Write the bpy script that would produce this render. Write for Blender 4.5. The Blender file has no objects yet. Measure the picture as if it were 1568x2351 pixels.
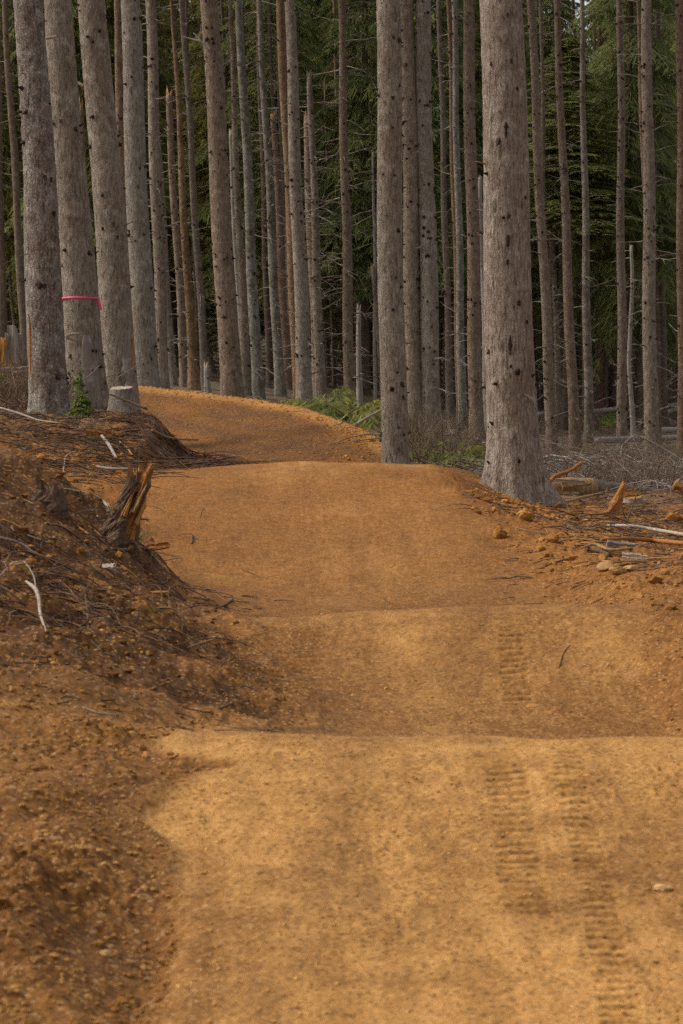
import bpy, math, random
import numpy as np
from mathutils import Vector

S = bpy.context.scene
COL = S.collection
R = random.Random(7)
NR = np.random.default_rng(11)

# ------------------------------------------------------------------ camera, light, exposure
PITCH = math.atan(0.0586)
CAMZ = 1.7
F = 85.0 / 24.0 * 1568.0          # focal length in pixels of a 1568 x 2351 picture
cam_d = bpy.data.cameras.new('camera')
cam_d.sensor_fit = 'HORIZONTAL'; cam_d.sensor_width = 24.0; cam_d.lens = 85.0
cam_d.clip_start = 0.1; cam_d.clip_end = 2000
cam_d.dof.use_dof = True; cam_d.dof.focus_distance = 29.0; cam_d.dof.aperture_fstop = 7.5
cam = bpy.data.objects.new('camera', cam_d); COL.objects.link(cam)
cam.location = (0, 0, CAMZ); cam.rotation_euler = (math.pi / 2 - PITCH, 0, 0)
S.camera = cam

SUN_EL, SUN_AZ = math.radians(48), math.radians(277)     # azimuth clockwise from +Y
w = bpy.data.worlds.new('World'); S.world = w; w.use_nodes = True
nt = w.node_tree; nt.nodes.clear()
wo = nt.nodes.new('ShaderNodeOutputWorld'); bg = nt.nodes.new('ShaderNodeBackground')
sky = nt.nodes.new('ShaderNodeTexSky'); sky.sky_type = 'NISHITA'; sky.sun_disc = False
sky.sun_elevation = SUN_EL; sky.sun_rotation = SUN_AZ; sky.dust_density = 4.0; sky.air_density = 1.0
hs = nt.nodes.new('ShaderNodeHueSaturation'); hs.inputs['Saturation'].default_value = 0.3
nt.links.new(sky.outputs[0], hs.inputs['Color']); nt.links.new(hs.outputs[0], bg.inputs['Color'])
bg.inputs['Strength'].default_value = 0.15
nt.links.new(bg.outputs[0], wo.inputs['Surface'])
sl = bpy.data.lights.new('sun', 'SUN'); sl.energy = 1.35; sl.angle = math.radians(14); sl.color = (1.0, 0.95, 0.87)
so = bpy.data.objects.new('sun', sl); COL.objects.link(so)
sd = Vector((math.sin(SUN_AZ) * math.cos(SUN_EL), math.cos(SUN_AZ) * math.cos(SUN_EL), math.sin(SUN_EL)))
so.rotation_euler = sd.to_track_quat('Z', 'Y').to_euler(); so.location = (-20, -20, 40)
vs = S.view_settings
S.display_settings.display_device = 'sRGB'
vs.view_transform = 'Standard'; vs.look = 'None'; vs.gamma = 1.0; vs.use_curve_mapping = False
vs.exposure = 0.45
S.cycles.use_denoising = False
S.cycles.max_bounces = 6; S.cycles.diffuse_bounces = 3; S.cycles.transmission_bounces = 3

def D2W(px, py, Y):
    """world point at depth Y behind a pixel of the 1568 x 2351 picture"""
    a = (px - 784.0) / F; b = -(py - 1175.5) / F
    dy = math.cos(PITCH) + b * math.sin(PITCH); dz = -math.sin(PITCH) + b * math.cos(PITCH)
    t = Y / dy
    return np.array((a * t, Y, CAMZ + dz * t))

# ------------------------------------------------------------------ noise
def _h(ix, iy, seed):
    h = (ix.astype(np.int64) * 374761393 + iy.astype(np.int64) * 668265263 + seed * 1442695041) & 0xFFFFFFFF
    h = ((h ^ (h >> 13)) * 1274126177) & 0xFFFFFFFF
    return ((h ^ (h >> 16)) & 0xFFFF).astype(np.float64) / 65535.0

def noise(x, y, seed=0):
    """gradient noise, about -1..1"""
    x = np.asarray(x, float); y = np.asarray(y, float)
    ix = np.floor(x); iy = np.floor(y); fx = x - ix; fy = y - iy
    u = fx * fx * fx * (fx * (fx * 6 - 15) + 10); v = fy * fy * fy * (fy * (fy * 6 - 15) + 10)
    def g(dx, dy):
        a = _h(ix + dx, iy + dy, seed) * 2 * np.pi
        return np.cos(a) * (fx - dx) + np.sin(a) * (fy - dy)
    n0 = g(0, 0) * (1 - u) + g(1, 0) * u; n1 = g(0, 1) * (1 - u) + g(1, 1) * u
    return (n0 * (1 - v) + n1 * v) * 1.5

def fbm(x, y, seed=0, o=3, gain=0.5):
    s = 0; a = 1.0
    for k in range(o):
        s = s + a * noise(np.asarray(x) * 2.03 ** k + 17 * k, np.asarray(y) * 2.03 ** k - 9 * k, seed + k); a *= gain
    return s

def sstep(a, b, x):
    t = np.clip((np.asarray(x, float) - a) / (b - a), 0, 1)
    return t * t * (3 - 2 * t)

# ------------------------------------------------------------------ terrain height
def pchip_slopes(x, y):
    h = np.diff(x); d = np.diff(y) / h
    m = np.zeros_like(y); m[0] = d[0]; m[-1] = d[-1]
    for i in range(1, len(y) - 1):
        if d[i - 1] * d[i] > 0:
            w1 = 2 * h[i] + h[i - 1]; w2 = h[i] + 2 * h[i - 1]
            m[i] = (w1 + w2) / (w1 / d[i - 1] + w2 / d[i])
    return m

def pchip(xk, yk, x):
    m = pchip_slopes(xk, yk); i = np.clip(np.searchsorted(xk, x) - 1, 0, len(xk) - 2)
    h = xk[i + 1] - xk[i]; t = np.clip((x - xk[i]) / h, 0, 1)
    return ((1 + 2 * t) * (1 - t) ** 2 * yk[i] + t * (1 - t) ** 2 * h * m[i] + t * t * (3 - 2 * t) * yk[i + 1] + t * t * (t - 1) * h * m[i + 1])

# Y: [(X, z) x 10] = far, bank, bank, bank, trail edge, trail middle, trail edge, bank, bank, far
ST = {
 -40: [(-60, .8), (-6, .6), (-2, .25), (-1.2, .12), (-.8, -.2), (.7, -.2), (2.2, -.2), (2.8, .0), (3.6, .1), (60, .2)],
 3.0: [(-60, 1), (-5, .6), (-1.6, .25), (-.8, .1), (-.3, -.03), (.6, -.04), (1.7, -.03), (2.3, .05), (3, .1), (60, .2)],
 5.0: [(-60, 1.2), (-5, .55), (-1.5, .15), (-.78, .07), (-.38, 0), (.6, -.03), (1.7, -.02), (2.3, .05), (3, .1), (60, .2)],
 6.5: [(-60, 1.4), (-5, .6), (-1.7, .2), (-.92, .10), (-.45, .02), (.6, 0), (1.8, 0), (2.4, .05), (3, .1), (60, .2)],
 8.0: [(-60, 1.5), (-5, .85), (-2, .38), (-1.13, .26), (-.55, .12), (.65, .10), (1.9, .10), (2.4, .15), (3.2, .15), (60, .1)],
 9.5: [(-60, 1.6), (-5, .95), (-2.2, .45), (-1.34, .33), (-.7, .235), (.7, .225), (2.0, .205), (2.6, .24), (3.5, .25), (60, .1)],
 10.5: [(-60, 1.7), (-5, 1.0), (-2.3, .5), (-1.3, .33), (-.5, .13), (.7, .06), (1.9, .08), (2.4, .2), (3.4, .25), (60, .05)],
 11.8: [(-60, 1.8), (-5, 1.1), (-2.4, .58), (-1.4, .40), (-.15, -.05), (.7, -.13), (1.6, -.15), (2.1, .16), (3.2, .25), (60, 0)],
 13.0: [(-60, 1.9), (-5, 1.15), (-2.6, .66), (-1.3, .42), (-.3, .04), (.75, .02), (1.55, .05), (2.1, .28), (3.2, .32), (60, 0)],
 14.5: [(-60, 2), (-5, 1.25), (-2.6, .80), (-1.6, .47), (-.62, .21), (.7, .26), (1.7, .285), (2.3, .31), (3.3, .3), (60, 0)],
 15.9: [(-60, 2), (-5, 1.3), (-2.4, .95), (-1.6, .52), (-.8, .06), (.5, -.01), (1.7, .0), (2.3, .18), (3.3, .22), (60, -.1)],
 17.4: [(-60, 2), (-5, 1.4), (-2.35, 1.08), (-1.72, .68), (-1.05, .10), (.2, -.08), (1.65, -.22), (2.3, .08), (3.3, .15), (60, -.1)],
 19.5: [(-60, 2), (-5, 1.0), (-2.9, .72), (-2.1, .36), (-1.35, .03), (.1, -.12), (1.6, -.10), (2.3, .10), (3.2, .14), (60, -.2)],
 22.0: [(-60, 2), (-5, .85), (-3.2, .56), (-2.3, .38), (-1.65, .18), (.0, .12), (1.4, .10), (2.0, .14), (3.2, .05), (60, -.2)],
 25.0: [(-60, 2), (-5, .90), (-3.4, .62), (-2.6, .50), (-2.0, .42), (-.3, .42), (1.15, .40), (1.75, .24), (2.9, .03), (60, -.3)],
 28.0: [(-60, 2.1), (-6, 1.0), (-4.0, .80), (-2.8, .66), (-2.1, .55), (-.4, .635), (.98, .60), (1.65, .30), (2.7, .02), (60, -.4)],
 30.2: [(-60, 2.2), (-6, 1.0), (-4.0, .95), (-2.5, .82), (-1.95, .46), (-.5, .50), (.85, .46), (1.5, .26), (2.8, -.02), (60, -.5)],
 32.5: [(-60, 2.2), (-6, 1.05), (-4.2, 1.02), (-2.6, .98), (-1.95, .34), (-.6, .29), (.75, .32), (1.4, .28), (2.8, -.03), (60, -.6)],
 36.0: [(-60, 2.3), (-6.5, 1.12), (-4.2, 1.06), (-2.9, 1.0), (-2.3, .33), (-.8, .24), (.5, .28), (1.3, .22), (3.0, -.12), (60, -.8)],
 40.0: [(-60, 2.4), (-7, 1.2), (-5.2, 1.1), (-3.9, 1.05), (-3.2, .38), (-1.6, .33), (-.2, .33), (1.1, .14), (3.0, -.25), (60, -1)],
 45.0: [(-60, 2.5), (-9, 1.3), (-7.4, 1.2), (-6.2, 1.15), (-5.2, .6), (-3.3, .58), (-1.2, .42), (.8, .15), (4.0, -.45), (60, -1.2)],
 50.0: [(-60, 2.6), (-14, 1.7), (-10, 1.45), (-8, 1.3), (-6, 1.0), (-4, .85), (-2, .65), (.5, .25), (4.0, -.55), (60, -1.3)],
 60.0: [(-60, 2.8), (-14, 1.9), (-10, 1.6), (-8, 1.4), (-6, 1.15), (-4, .95), (-2, .68), (.5, .25), (6.0, -.85), (60, -1.4)],
 80.0: [(-60, 3.2), (-16, 2.0), (-12, 1.8), (-8, 1.4), (-6, 1.2), (-4, 1.0), (-2, .75), (1, .3), (8.0, -1.0), (60, -1.4)],
 95.0: [(-60, 3.6), (-16, 2.2), (-12, 1.9), (-8, 1.6), (-6, 1.4), (-4, 1.2), (-2, 1.0), (1, .5), (8.0, -.65), (60, -1)],
 140.: [(-80, 5), (-18, 3), (-12, 2.6), (-8, 2.3), (-6, 2.1), (-4, 2.0), (-2, 1.9), (1, 1.6), (10., .5), (60, .5)],
 220.: [(-120, 6), (-18, 4), (-12, 4), (-8, 4), (-6, 4), (-4, 4), (-2, 4), (1, 3.5), (10., 3), (80, 3)],
 420.: [(-200, 32), (-18, 30), (-12, 30), (-8, 30), (-6, 30), (-4, 30), (-2, 30), (1, 30), (10., 28), (120, 26)],
}
YK = np.array(sorted(ST)); KX = np.array([[p[0] for p in ST[y]] for y in YK], float); KZ = np.array([[p[1] for p in ST[y]] for y in YK], float)
NK = KX.shape[1]

LIP = np.array([(1.5, 36.6, .10), (.80, 38.0, .42), (.46, 39.0, .64), (-.05, 40.4, .82), (-.63, 42, .98), (-1.6, 43.8, 1.13), (-2.7, 45, 1.25), (-3.84, 46.3, 1.34), (-6, 48, 1.5), (-10, 49.5, 1.7), (-16, 50, 1.9)])

def lip_dist(X, Y):
    """signed distance to the berm's lip (positive on the trail side) and the lip's height there"""
    best = np.full(X.shape, 1e9); sgn = np.ones(X.shape); lz = np.zeros(X.shape); along = np.zeros(X.shape)
    for i in range(len(LIP) - 1):
        a = LIP[i, :2]; b = LIP[i + 1, :2]; e = b - a; L2 = e @ e
        t = np.clip(((X - a[0]) * e[0] + (Y - a[1]) * e[1]) / L2, 0, 1)
        dx = X - a[0] - t * e[0]; dy = Y - a[1] - t * e[1]; d = np.hypot(dx, dy)
        m = d < best
        s = np.sign(e[0] * dy - e[1] * dx); best = np.where(m, d, best); sgn = np.where(m, s, sgn)
        lz = np.where(m, LIP[i, 2] + t * (LIP[i + 1, 2] - LIP[i, 2]), lz); along = np.where(m, i + t, along)
    return best * sgn, lz, along

def base_height(X, Y):
    X = np.asarray(X, float); Y = np.asarray(Y, float)
    kx = np.stack([pchip(YK, KX[:, k], Y) for k in range(NK)]); kz = np.stack([pchip(YK, KZ[:, k], Y) for k in range(NK)])
    h = np.maximum(np.diff(kx, axis=0), 1e-3); d = np.diff(kz, axis=0) / h
    m = np.zeros_like(kz); m[0] = d[0]; m[-1] = d[-1]
    pr = d[:-1] * d[1:]; w1 = 2 * h[1:] + h[:-1]; w2 = h[1:] + 2 * h[:-1]
    with np.errstate(all='ignore'):
        m[1:-1] = np.where(pr > 0, (w1 + w2) / (w1 / d[:-1] + w2 / d[1:]), 0)
    z = np.zeros_like(X); Xc = np.clip(X, kx[0], kx[-1])
    for k in range(NK - 1):
        s = (Xc >= kx[k]) & (Xc <= kx[k + 1])
        if not s.any(): continue
        hh = h[k][s]; t = (Xc[s] - kx[k][s]) / hh
        z[s] = ((1 + 2 * t) * (1 - t) ** 2 * kz[k][s] + t * (1 - t) ** 2 * hh * m[k][s] + t * t * (3 - 2 * t) * kz[k + 1][s] + t * t * (t - 1) * hh * m[k + 1][s])
    XL = kx[4]; XR = kx[6]
    # the banked turn
    berm = np.zeros_like(X)
    s = (Y > 27) & (Y < 58) & (X < 8) & (X > -22)
    if s.any():
        dd, lz, al = lip_dist(X[s], Y[s])
        wdt = 3.3; lz = lz + .13
        prof_in = np.where(dd >= 0, np.clip(1 - dd / wdt, 0, 1) ** 1.35, 0)
        fl = z[s]
        zin = fl + (lz - fl) * prof_in
        zout = lz - (-dd) * 0.75 - .05 * (dd < 0)
        fade = sstep(0, 1.2, al) * sstep(8.6, 7.4, al)
        zb = np.where(dd >= 0, zin, np.maximum(zout, fl)) - .06 * np.exp(-(dd / .5) ** 2)
        top = np.maximum(zb, fl)
        z[s] = fl + (top - fl) * fade
        berm[s] = np.where(dd >= 0, sstep(4.2, 3.0, dd), sstep(-.75, -.35, dd)) * sstep(0.3, 1.0, al) * sstep(8.4, 7.4, al)
    return z, XL, XR, berm

TRACKS = [  # x at y0, x at y1, y0, y1, half width, ridge period, depth
 (.93, .98, 12.6, 13.9, .075, .10, .018),
 (.57, .63, 7.3, 9.1, .074, .088, .0155),
 (.82, .87, 7.8, 9.4, .058, .085, .013),
 (.69, .83, 5.4, 7.9, .055, .08, .013),
 (1.10, 1.35, 14.6, 17.0, .12, .12, .012),
 (.46, .52, 18.3, 21.0, .22, .22, .016),
 (-.30, -.20, 12.4, 14.2, .14, .09, .006),
]
def height(X, Y, detail=True, want=False):
    X = np.asarray(X, float); Y = np.asarray(Y, float); shp = X.shape; X = X.ravel(); Y = Y.ravel()
    z, XL, XR, berm = base_height(X, Y)
    wob = (.10 * noise(Y * 1.1, X * 0 + 3.3, 5) + .05 * noise(Y * 4.1, X * 1.5, 6)) * (.35 + .65 * sstep(9, 11, Y)) - .30 * np.exp(-((Y - 9.12) / .15) ** 2) - .12 * np.exp(-((Y - 8.85) / .15) ** 2) + .10 * np.exp(-((Y - 8.25) / .2) ** 2)
    trail = sstep(-.22 + .14 * sstep(10, 9, Y), .10 - .06 * sstep(10, 9, Y), X - XL + wob) * sstep(-.25, .12, XR - X + wob) * sstep(47, 43, Y) 
    trail = np.maximum(trail, berm) 
    floor = sstep(30, 36, Y) * (1 - np.maximum(trail, berm))
    rough = 1 - trail
    big = fbm(X * .9, Y * .9, 21, 2)
    z = z + rough * big * np.where(Y > 36, .12, .05) * sstep(2, 7, Y)
    z = z + trail * (.022 * noise(X * .55 + 4, Y * .4, 31) + .012 * noise(X * 1.7, Y * .9, 32))
    if detail:
        near = sstep(70, 40, Y)
        c1 = fbm(X * 3.1, Y * 3.1, 41, 2); c2 = 1 - np.abs(noise(X * 9, Y * 9, 44)); c3 = noise(X * 21, Y * 21, 45); c4 = noise(X * 46, Y * 46, 46)
        patch = .5 + .8 * sstep(-.1, .5, noise(X * 1.3, Y * 1.3, 47))
        z = z + near * rough * (.030 * c1 + patch * (.020 * c2 + .011 * c3 + .005 * c4))
        z = z + near * trail * (.006 * c1 + (.4 + .6 * patch) * (.0045 * c3 + .0036 * c4))
        bank = sstep(-.15, -.6, X - XL) * sstep(10, 12, Y) * sstep(40, 34, Y)
        z = z + bank * (.045 * np.abs(noise(X * 2.3, Y * 2.3, 91)) + .035 * c1 + .03 * np.abs(noise(X * 6, Y * 6, 92)) - .02)
        for (bx_, by_, br_, bh_) in ((1.45, 28.3, .2, .03), (2.75, 28.1, .22, .02)):
            z = z + bh_ * np.exp(-((X - bx_) ** 2 + ((Y - by_) * .8) ** 2) / br_ ** 2) * (1 + .45 * c2 + .5 * c3 - .3)
        # raked streaks across the face of the banked turn
        z = z + berm * .012 * noise(X * 2.6 + Y * 1.3, Y * .5, 48)
        for (xa, xb, ya, yb, hw, per, dep) in TRACKS:
            s = (Y > ya - .1) & (Y < yb + .1)
            if not s.any(): continue
            xs = X[s]; ys = Y[s]; xc = xa + (xb - xa) * (ys - ya) / (yb - ya) + .012 * noise(ys * 3, ys * 0, 51)
            u = np.abs(xs - xc) / hw
            m = sstep(1.15, .65, u) * sstep(ya - .1, ya + .15, ys) * sstep(yb + .1, yb - .1, ys) * (.7 + .3 * sstep(-.3, .3, noise(xs * 2.5, ys * 2.5, 52)))
            rim = np.exp(-((u - 1.15) / .12) ** 2) * sstep(ya - .1, ya + .15, ys) * sstep(yb + .1, yb - .1, ys)
            ph = 2 * np.pi * (ys + .02 * noise(xs * 6, ys * 6, 53)) / per
            z[s] = z[s] - m * dep * (-.1 + 1.25 * sstep(.15, .75, np.cos(ph)) + .18 * noise(xs * 16, ys * 22, 54)) + rim * dep * .06
        for (bx_, by_, br_, bh_) in ((-.90, 7.05, .12, .04), (-1.02, 7.3, .12, .03), (-.78, 6.75, .06, -.03), (-.97, 6.75, .12, .03)):
            e2 = ((X - bx_) ** 2 + ((Y - by_) * .55) ** 2) / br_ ** 2
            z = z + bh_ * np.exp(-e2) * (1 + .35 * c2 + .3 * c3)
        # low ridge of loose crumbs that a blade left along the trail's left edge
        e = (X - XL + wob) / .09
        z = z + np.exp(-e * e) * .030 * sstep(9.5, 11, Y) * sstep(24, 18, Y) * (.5 + .5 * c2)
        e = (X - XL + wob + .10) / np.where(X - XL + wob + .10 > 0, .05, .13)
        z = z - np.exp(-e * e) * .034 * sstep(4.5, 5.5, Y) * sstep(9.6, 9.2, Y) * (.7 + .5 * c1)
    if want:
        return z.reshape(shp), trail.reshape(shp), floor.reshape(shp), berm.reshape(shp), XL.reshape(shp), XR.reshape(shp)
    return z.reshape(shp)

def gz(x, y):
    return float(height(np.array([x]), np.array([y]))[0])

_YS = np.concatenate([np.arange(4.2, 40, .02), np.arange(40, 160, .15)])
def hit(px, py):
    """the ground point that a pixel of the reference shows"""
    a = D2W(px, py, 1.0) - np.array((0, 0, CAMZ))
    X = a[0] * _YS; Z = CAMZ + a[2] * _YS
    H = height(X, _YS)
    i = np.argmax(Z <= H)
    if not (Z <= H).any(): i = len(_YS) - 1
    return np.array((X[i], _YS[i], H[i]))

# ------------------------------------------------------------------ mesh helpers
def mk(name, V, faces, mats, parent=None, smooth=True, midx=None, col=None, tone=None):
    """faces: list of int arrays (n x 3 or n x 4)"""
    me = bpy.data.meshes.new(name)
    V = np.asarray(V, np.float32)
    faces = [np.asarray(f, np.int32) for f in (faces if isinstance(faces, list) else [faces]) if len(f)]
    loops = np.concatenate([f.ravel() for f in faces]); tot = np.concatenate([np.full(len(f), f.shape[1], np.int32) for f in faces])
    me.vertices.add(len(V)); me.vertices.foreach_set('co', V.ravel())
    me.loops.add(len(loops)); me.loops.foreach_set('vertex_index', loops)
    me.polygons.add(len(tot)); st = np.concatenate([[0], np.cumsum(tot)[:-1]]).astype(np.int32)
    me.polygons.foreach_set('loop_start', st); me.polygons.foreach_set('loop_total', tot)
    if midx is not None: me.polygons.foreach_set('material_index', np.asarray(midx, np.int32))
    me.polygons.foreach_set('use_smooth', np.full(len(tot), bool(smooth)))
    for m in (mats if isinstance(mats, (list, tuple)) else [mats]): me.materials.append(m)
    me.update(calc_edges=True)
    if col is not None:
        a = me.attributes.new('mask', 'FLOAT_COLOR', 'POINT'); a.data.foreach_set('color', np.asarray(col, np.float32).ravel())
    if tone is not None:
        a = me.attributes.new('tone', 'FLOAT', 'POINT'); a.data.foreach_set('value', np.asarray(tone, np.float32))
    o = bpy.data.objects.new(name, me); COL.objects.link(o)
    if parent is not None: o.parent = parent
    return o

def tag(o, label=None, cat=None, group=None, kind=None):
    if label: o['label'] = label
    if cat: o['category'] = cat
    if group: o['group'] = group
    if kind: o['kind'] = kind
    return o

def empty(name, loc, label, cat, group=None):
    o = bpy.data.objects.new(name, None); COL.objects.link(o); o.location = [float(v) for v in loc]
    o.empty_display_size = .1
    return tag(o, label, cat, group)

def tubes(P, rad, sides=5):
    """P: N x K x 3 centre lines, rad: N x K -> verts, quads"""
    P = np.asarray(P, float); rad = np.asarray(rad, float); N, K, _ = P.shape
    T = np.gradient(P, axis=1); T /= np.linalg.norm(T, axis=2, keepdims=True) + 1e-9
    ref = np.where(np.abs(T[:, :1, 2:3]) > .8, np.array([1., 0, 0]), np.array([0, 0, 1.]))
    ref = np.broadcast_to(ref, T.shape)
    A = np.cross(T, ref); A /= np.linalg.norm(A, axis=2, keepdims=True) + 1e-9; B = np.cross(T, A)
    an = np.arange(sides) * 2 * np.pi / sides
    V = P[:, :, None, :] + rad[:, :, None, None] * (np.cos(an)[None, None, :, None] * A[:, :, None, :] + np.sin(an)[None, None, :, None] * B[:, :, None, :])
    idx = np.arange(N * K * sides).reshape(N, K, sides); nx = np.roll(idx, -1, axis=2)
    q = np.stack([idx[:, :-1], nx[:, :-1], nx[:, 1:], idx[:, 1:]], axis=-1).reshape(-1, 4)
    return V.reshape(-1, 3), q

def join(lst):
    Vs = []; Fs = []; off = 0; ids = []
    for k, (V, Fq) in enumerate(lst):
        Vs.append(V); Fs.append(Fq + off); off += len(V); ids.append(np.full(len(Fq), k))
    return np.concatenate(Vs), Fs, np.concatenate(ids)

ICO_V = None
def ico(sub):
    import bmesh
    bm = bmesh.new(); bmesh.ops.create_icosphere(bm, subdivisions=sub, radius=1)
    v = np.array([p.co[:] for p in bm.verts]); f = np.array([[q.index for q in p.verts] for p in bm.faces]); bm.free()
    return v, f
I1 = ico(1); I2 = ico(2); I4 = ico(5)

def rocks(C, size, I=I1, seed=0, squash=.7):
    rg = np.random.default_rng(seed); V, Fc = I; N = len(C); n = len(V)
    jit = 1 + rg.uniform(-.42, .42, (N, n, 1))
    sc = rg.uniform(.7, 1.25, (N, 1, 3)) * np.array([1, 1, squash]); P = V[None] * jit * sc
    a = rg.uniform(0, 6.28, N); c, s = np.cos(a), np.sin(a)
    x = P[:, :, 0] * c[:, None] - P[:, :, 1] * s[:, None]; y = P[:, :, 0] * s[:, None] + P[:, :, 1] * c[:, None]
    P = np.stack([x, y, P[:, :, 2]], -1) * np.asarray(size)[:, None, None] + np.asarray(C)[:, None, :]
    Fq = Fc[None] + (np.arange(N) * n)[:, None, None]
    return P.reshape(-1, 3), Fq.reshape(-1, 3)

# ------------------------------------------------------------------ materials
class NT:
    def __init__(s, name):
        s.m = bpy.data.materials.new(name); s.m.use_nodes = True; s.t = s.m.node_tree; s.t.nodes.clear()
        s.out = s.n('ShaderNodeOutputMaterial'); s.b = s.n('ShaderNodeBsdfPrincipled'); s.l(s.b.outputs[0], s.out.inputs[0])
        s.b.inputs['Roughness'].default_value = .9; s.b.inputs['Specular IOR Level'].default_value = .15
    def n(s, t, **k):
        o = s.t.nodes.new(t)
        for a, v in k.items(): setattr(o, a, v)
        return o
    def l(s, a, b): s.t.links.new(a, b)
    def set(s, inp, v):
        if isinstance(v, (int, float)): inp.default_value = v
        elif isinstance(v, tuple): inp.default_value = v if len(v) != 3 or inp.type != 'RGBA' else (*v, 1)
        else: s.l(v, inp)
    def noise(s, vec, scale, detail=4, rough=.55, dist=0):
        o = s.n('ShaderNodeTexNoise'); s.l(vec, o.inputs['Vector']); o.inputs['Scale'].default_value = scale
        o.inputs['Detail'].default_value = detail; o.inputs['Roughness'].default_value = rough; o.inputs['Distortion'].default_value = dist
        return o.outputs['Fac']
    def voro(s, vec, scale, feature='F1', out='Distance', rnd=1.0):
        o = s.n('ShaderNodeTexVoronoi', feature=feature); s.l(vec, o.inputs['Vector']); o.inputs['Scale'].default_value = scale
        o.inputs['Randomness'].default_value = rnd
        return o.outputs[out]
    def ramp(s, fac, stops):
        o = s.n('ShaderNodeValToRGB'); e = o.color_ramp.elements
        while len(e) < len(stops): e.new(.5)
        for k, (p, c) in enumerate(stops):
            e[k].position = p; e[k].color = (*c, 1) if isinstance(c, tuple) else (c, c, c, 1)
        s.l(fac, o.inputs[0]); return o.outputs[0]
    def mix(s, fac, a, b, mode='MIX'):
        o = s.n('ShaderNodeMix', data_type='RGBA', blend_type=mode); s.set(o.inputs[0], fac); s.set(o.inputs[6], a); s.set(o.inputs[7], b)
        return o.outputs[2]
    def math(s, op, a, b=0.0, clamp=False):
        o = s.n('ShaderNodeMath', operation=op, use_clamp=clamp); s.set(o.inputs[0], a); s.set(o.inputs[1], b); return o.outputs[0]
    def coords(s, scale=(1, 1, 1), random=0.0):
        tc = s.n('ShaderNodeTexCoord'); v = tc.outputs['Object']
        if random:
            oi = s.n('ShaderNodeObjectInfo'); a = s.n('ShaderNodeVectorMath', operation='ADD'); m = s.math('MULTIPLY', oi.outputs['Random'], random)
            s.l(v, a.inputs[0]); s.l(m, a.inputs[1]); v = a.outputs[0]
        if scale != (1, 1, 1):
            mp = s.n('ShaderNodeVectorMath', operation='MULTIPLY'); s.l(v, mp.inputs[0]); mp.inputs[1].default_value = scale; v = mp.outputs[0]
        return v
    def tint(s, c):
        oi = s.n('ShaderNodeObjectInfo'); return s.mix(1.0, c, oi.outputs['Color'], 'MULTIPLY')
    def bump(s, h, strength=.5, dist=.01):
        o = s.n('ShaderNodeBump'); o.inputs['Strength'].default_value = strength; o.inputs['Distance'].default_value = dist
        s.l(h, o.inputs['Height']); s.l(o.outputs[0], s.b.inputs['Normal'])
    def color(s, c): s.set(s.b.inputs['Base Color'], c)

def mat_earth():
    k = NT('earth'); v = k.coords()
    at = k.n('ShaderNodeAttribute', attribute_name='mask'); sp = k.n('ShaderNodeSeparateColor'); k.l(at.outputs['Color'], sp.inputs[0])
    tr, so_, li = sp.outputs[0], sp.outputs[1], sp.outputs[2]; og = at.outputs['Alpha']
    sv_ = k.n('ShaderNodeVectorMath', operation='MULTIPLY'); k.l(v, sv_.inputs[0]); sv_.inputs[1].default_value = (1, .6, 1); vv = sv_.outputs[0]
    n1 = k.noise(vv, 1.1, 4, .6); n2 = k.noise(vv, 15, 5, .7); n3 = k.noise(v, 48, 4, .7); n4 = k.noise(v, 160, 3, .7)
    f = k.math('ADD', k.math('MULTIPLY', n1, .3), k.math('ADD', k.math('MULTIPLY', n2, .6), k.math('ADD', k.math('MULTIPLY', n3, .75), k.math('MULTIPLY', n4, .25))))
    f = k.math('SUBTRACT', f, .45)
    loose = k.ramp(f, [(.28, (.072, .029, .008)), (.48, (.165, .068, .016)), (.62, (.245, .108, .026)), (.78, (.37, .19, .065))])
    comp = k.ramp(f, [(.28, (.25, .112, .027)), (.46, (.37, .180, .048)), (.60, (.45, .230, .070)), (.80, (.56, .33, .125))])
    soil_shade = k.ramp(f, [(.30, (.030, .013, .006)), (.50, (.085, .036, .011)), (.64, (.165, .070, .018)), (.80, (.28, .135, .042))])  # dark earth; its mask also carries painted shade
    lit = k.ramp(f, [(.30, (.035, .024, .015)), (.50, (.085, .060, .038)), (.66, (.14, .10, .065)), (.82, (.26, .20, .14))])
    oran = k.ramp(f, [(.28, (.10, .034, .006)), (.48, (.20, .072, .011)), (.62, (.275, .108, .018)), (.80, (.42, .19, .045))])
    c = k.mix(tr, loose, comp); c = k.mix(og, c, oran); c = k.mix(so_, c, soil_shade); c = k.mix(li, c, lit)
    # pale grit and dark crumbs
    vo = k.n('ShaderNodeTexVoronoi'); k.l(v, vo.inputs['Vector']); vo.inputs['Scale'].default_value = 70
    sc = k.n('ShaderNodeSeparateColor'); k.l(vo.outputs['Color'], sc.inputs[0])
    grit = k.math('GREATER_THAN', sc.outputs[0], .93); c = k.mix(k.math('MULTIPLY', grit, k.math('SUBTRACT', .30, k.math('MULTIPLY', tr, .34), True)), c, (.55, .36, .17))
    dark = k.math('LESS_THAN', sc.outputs[1], .08); c = k.mix(k.math('MULTIPLY', dark, .5), c, (.07, .03, .01))
    k.color(c)
    k.bump(k.math('ADD', n3, k.math('MULTIPLY', n4, .4)), .45, .012)
    k.b.inputs['Roughness'].default_value = .95
    return k.m

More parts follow.
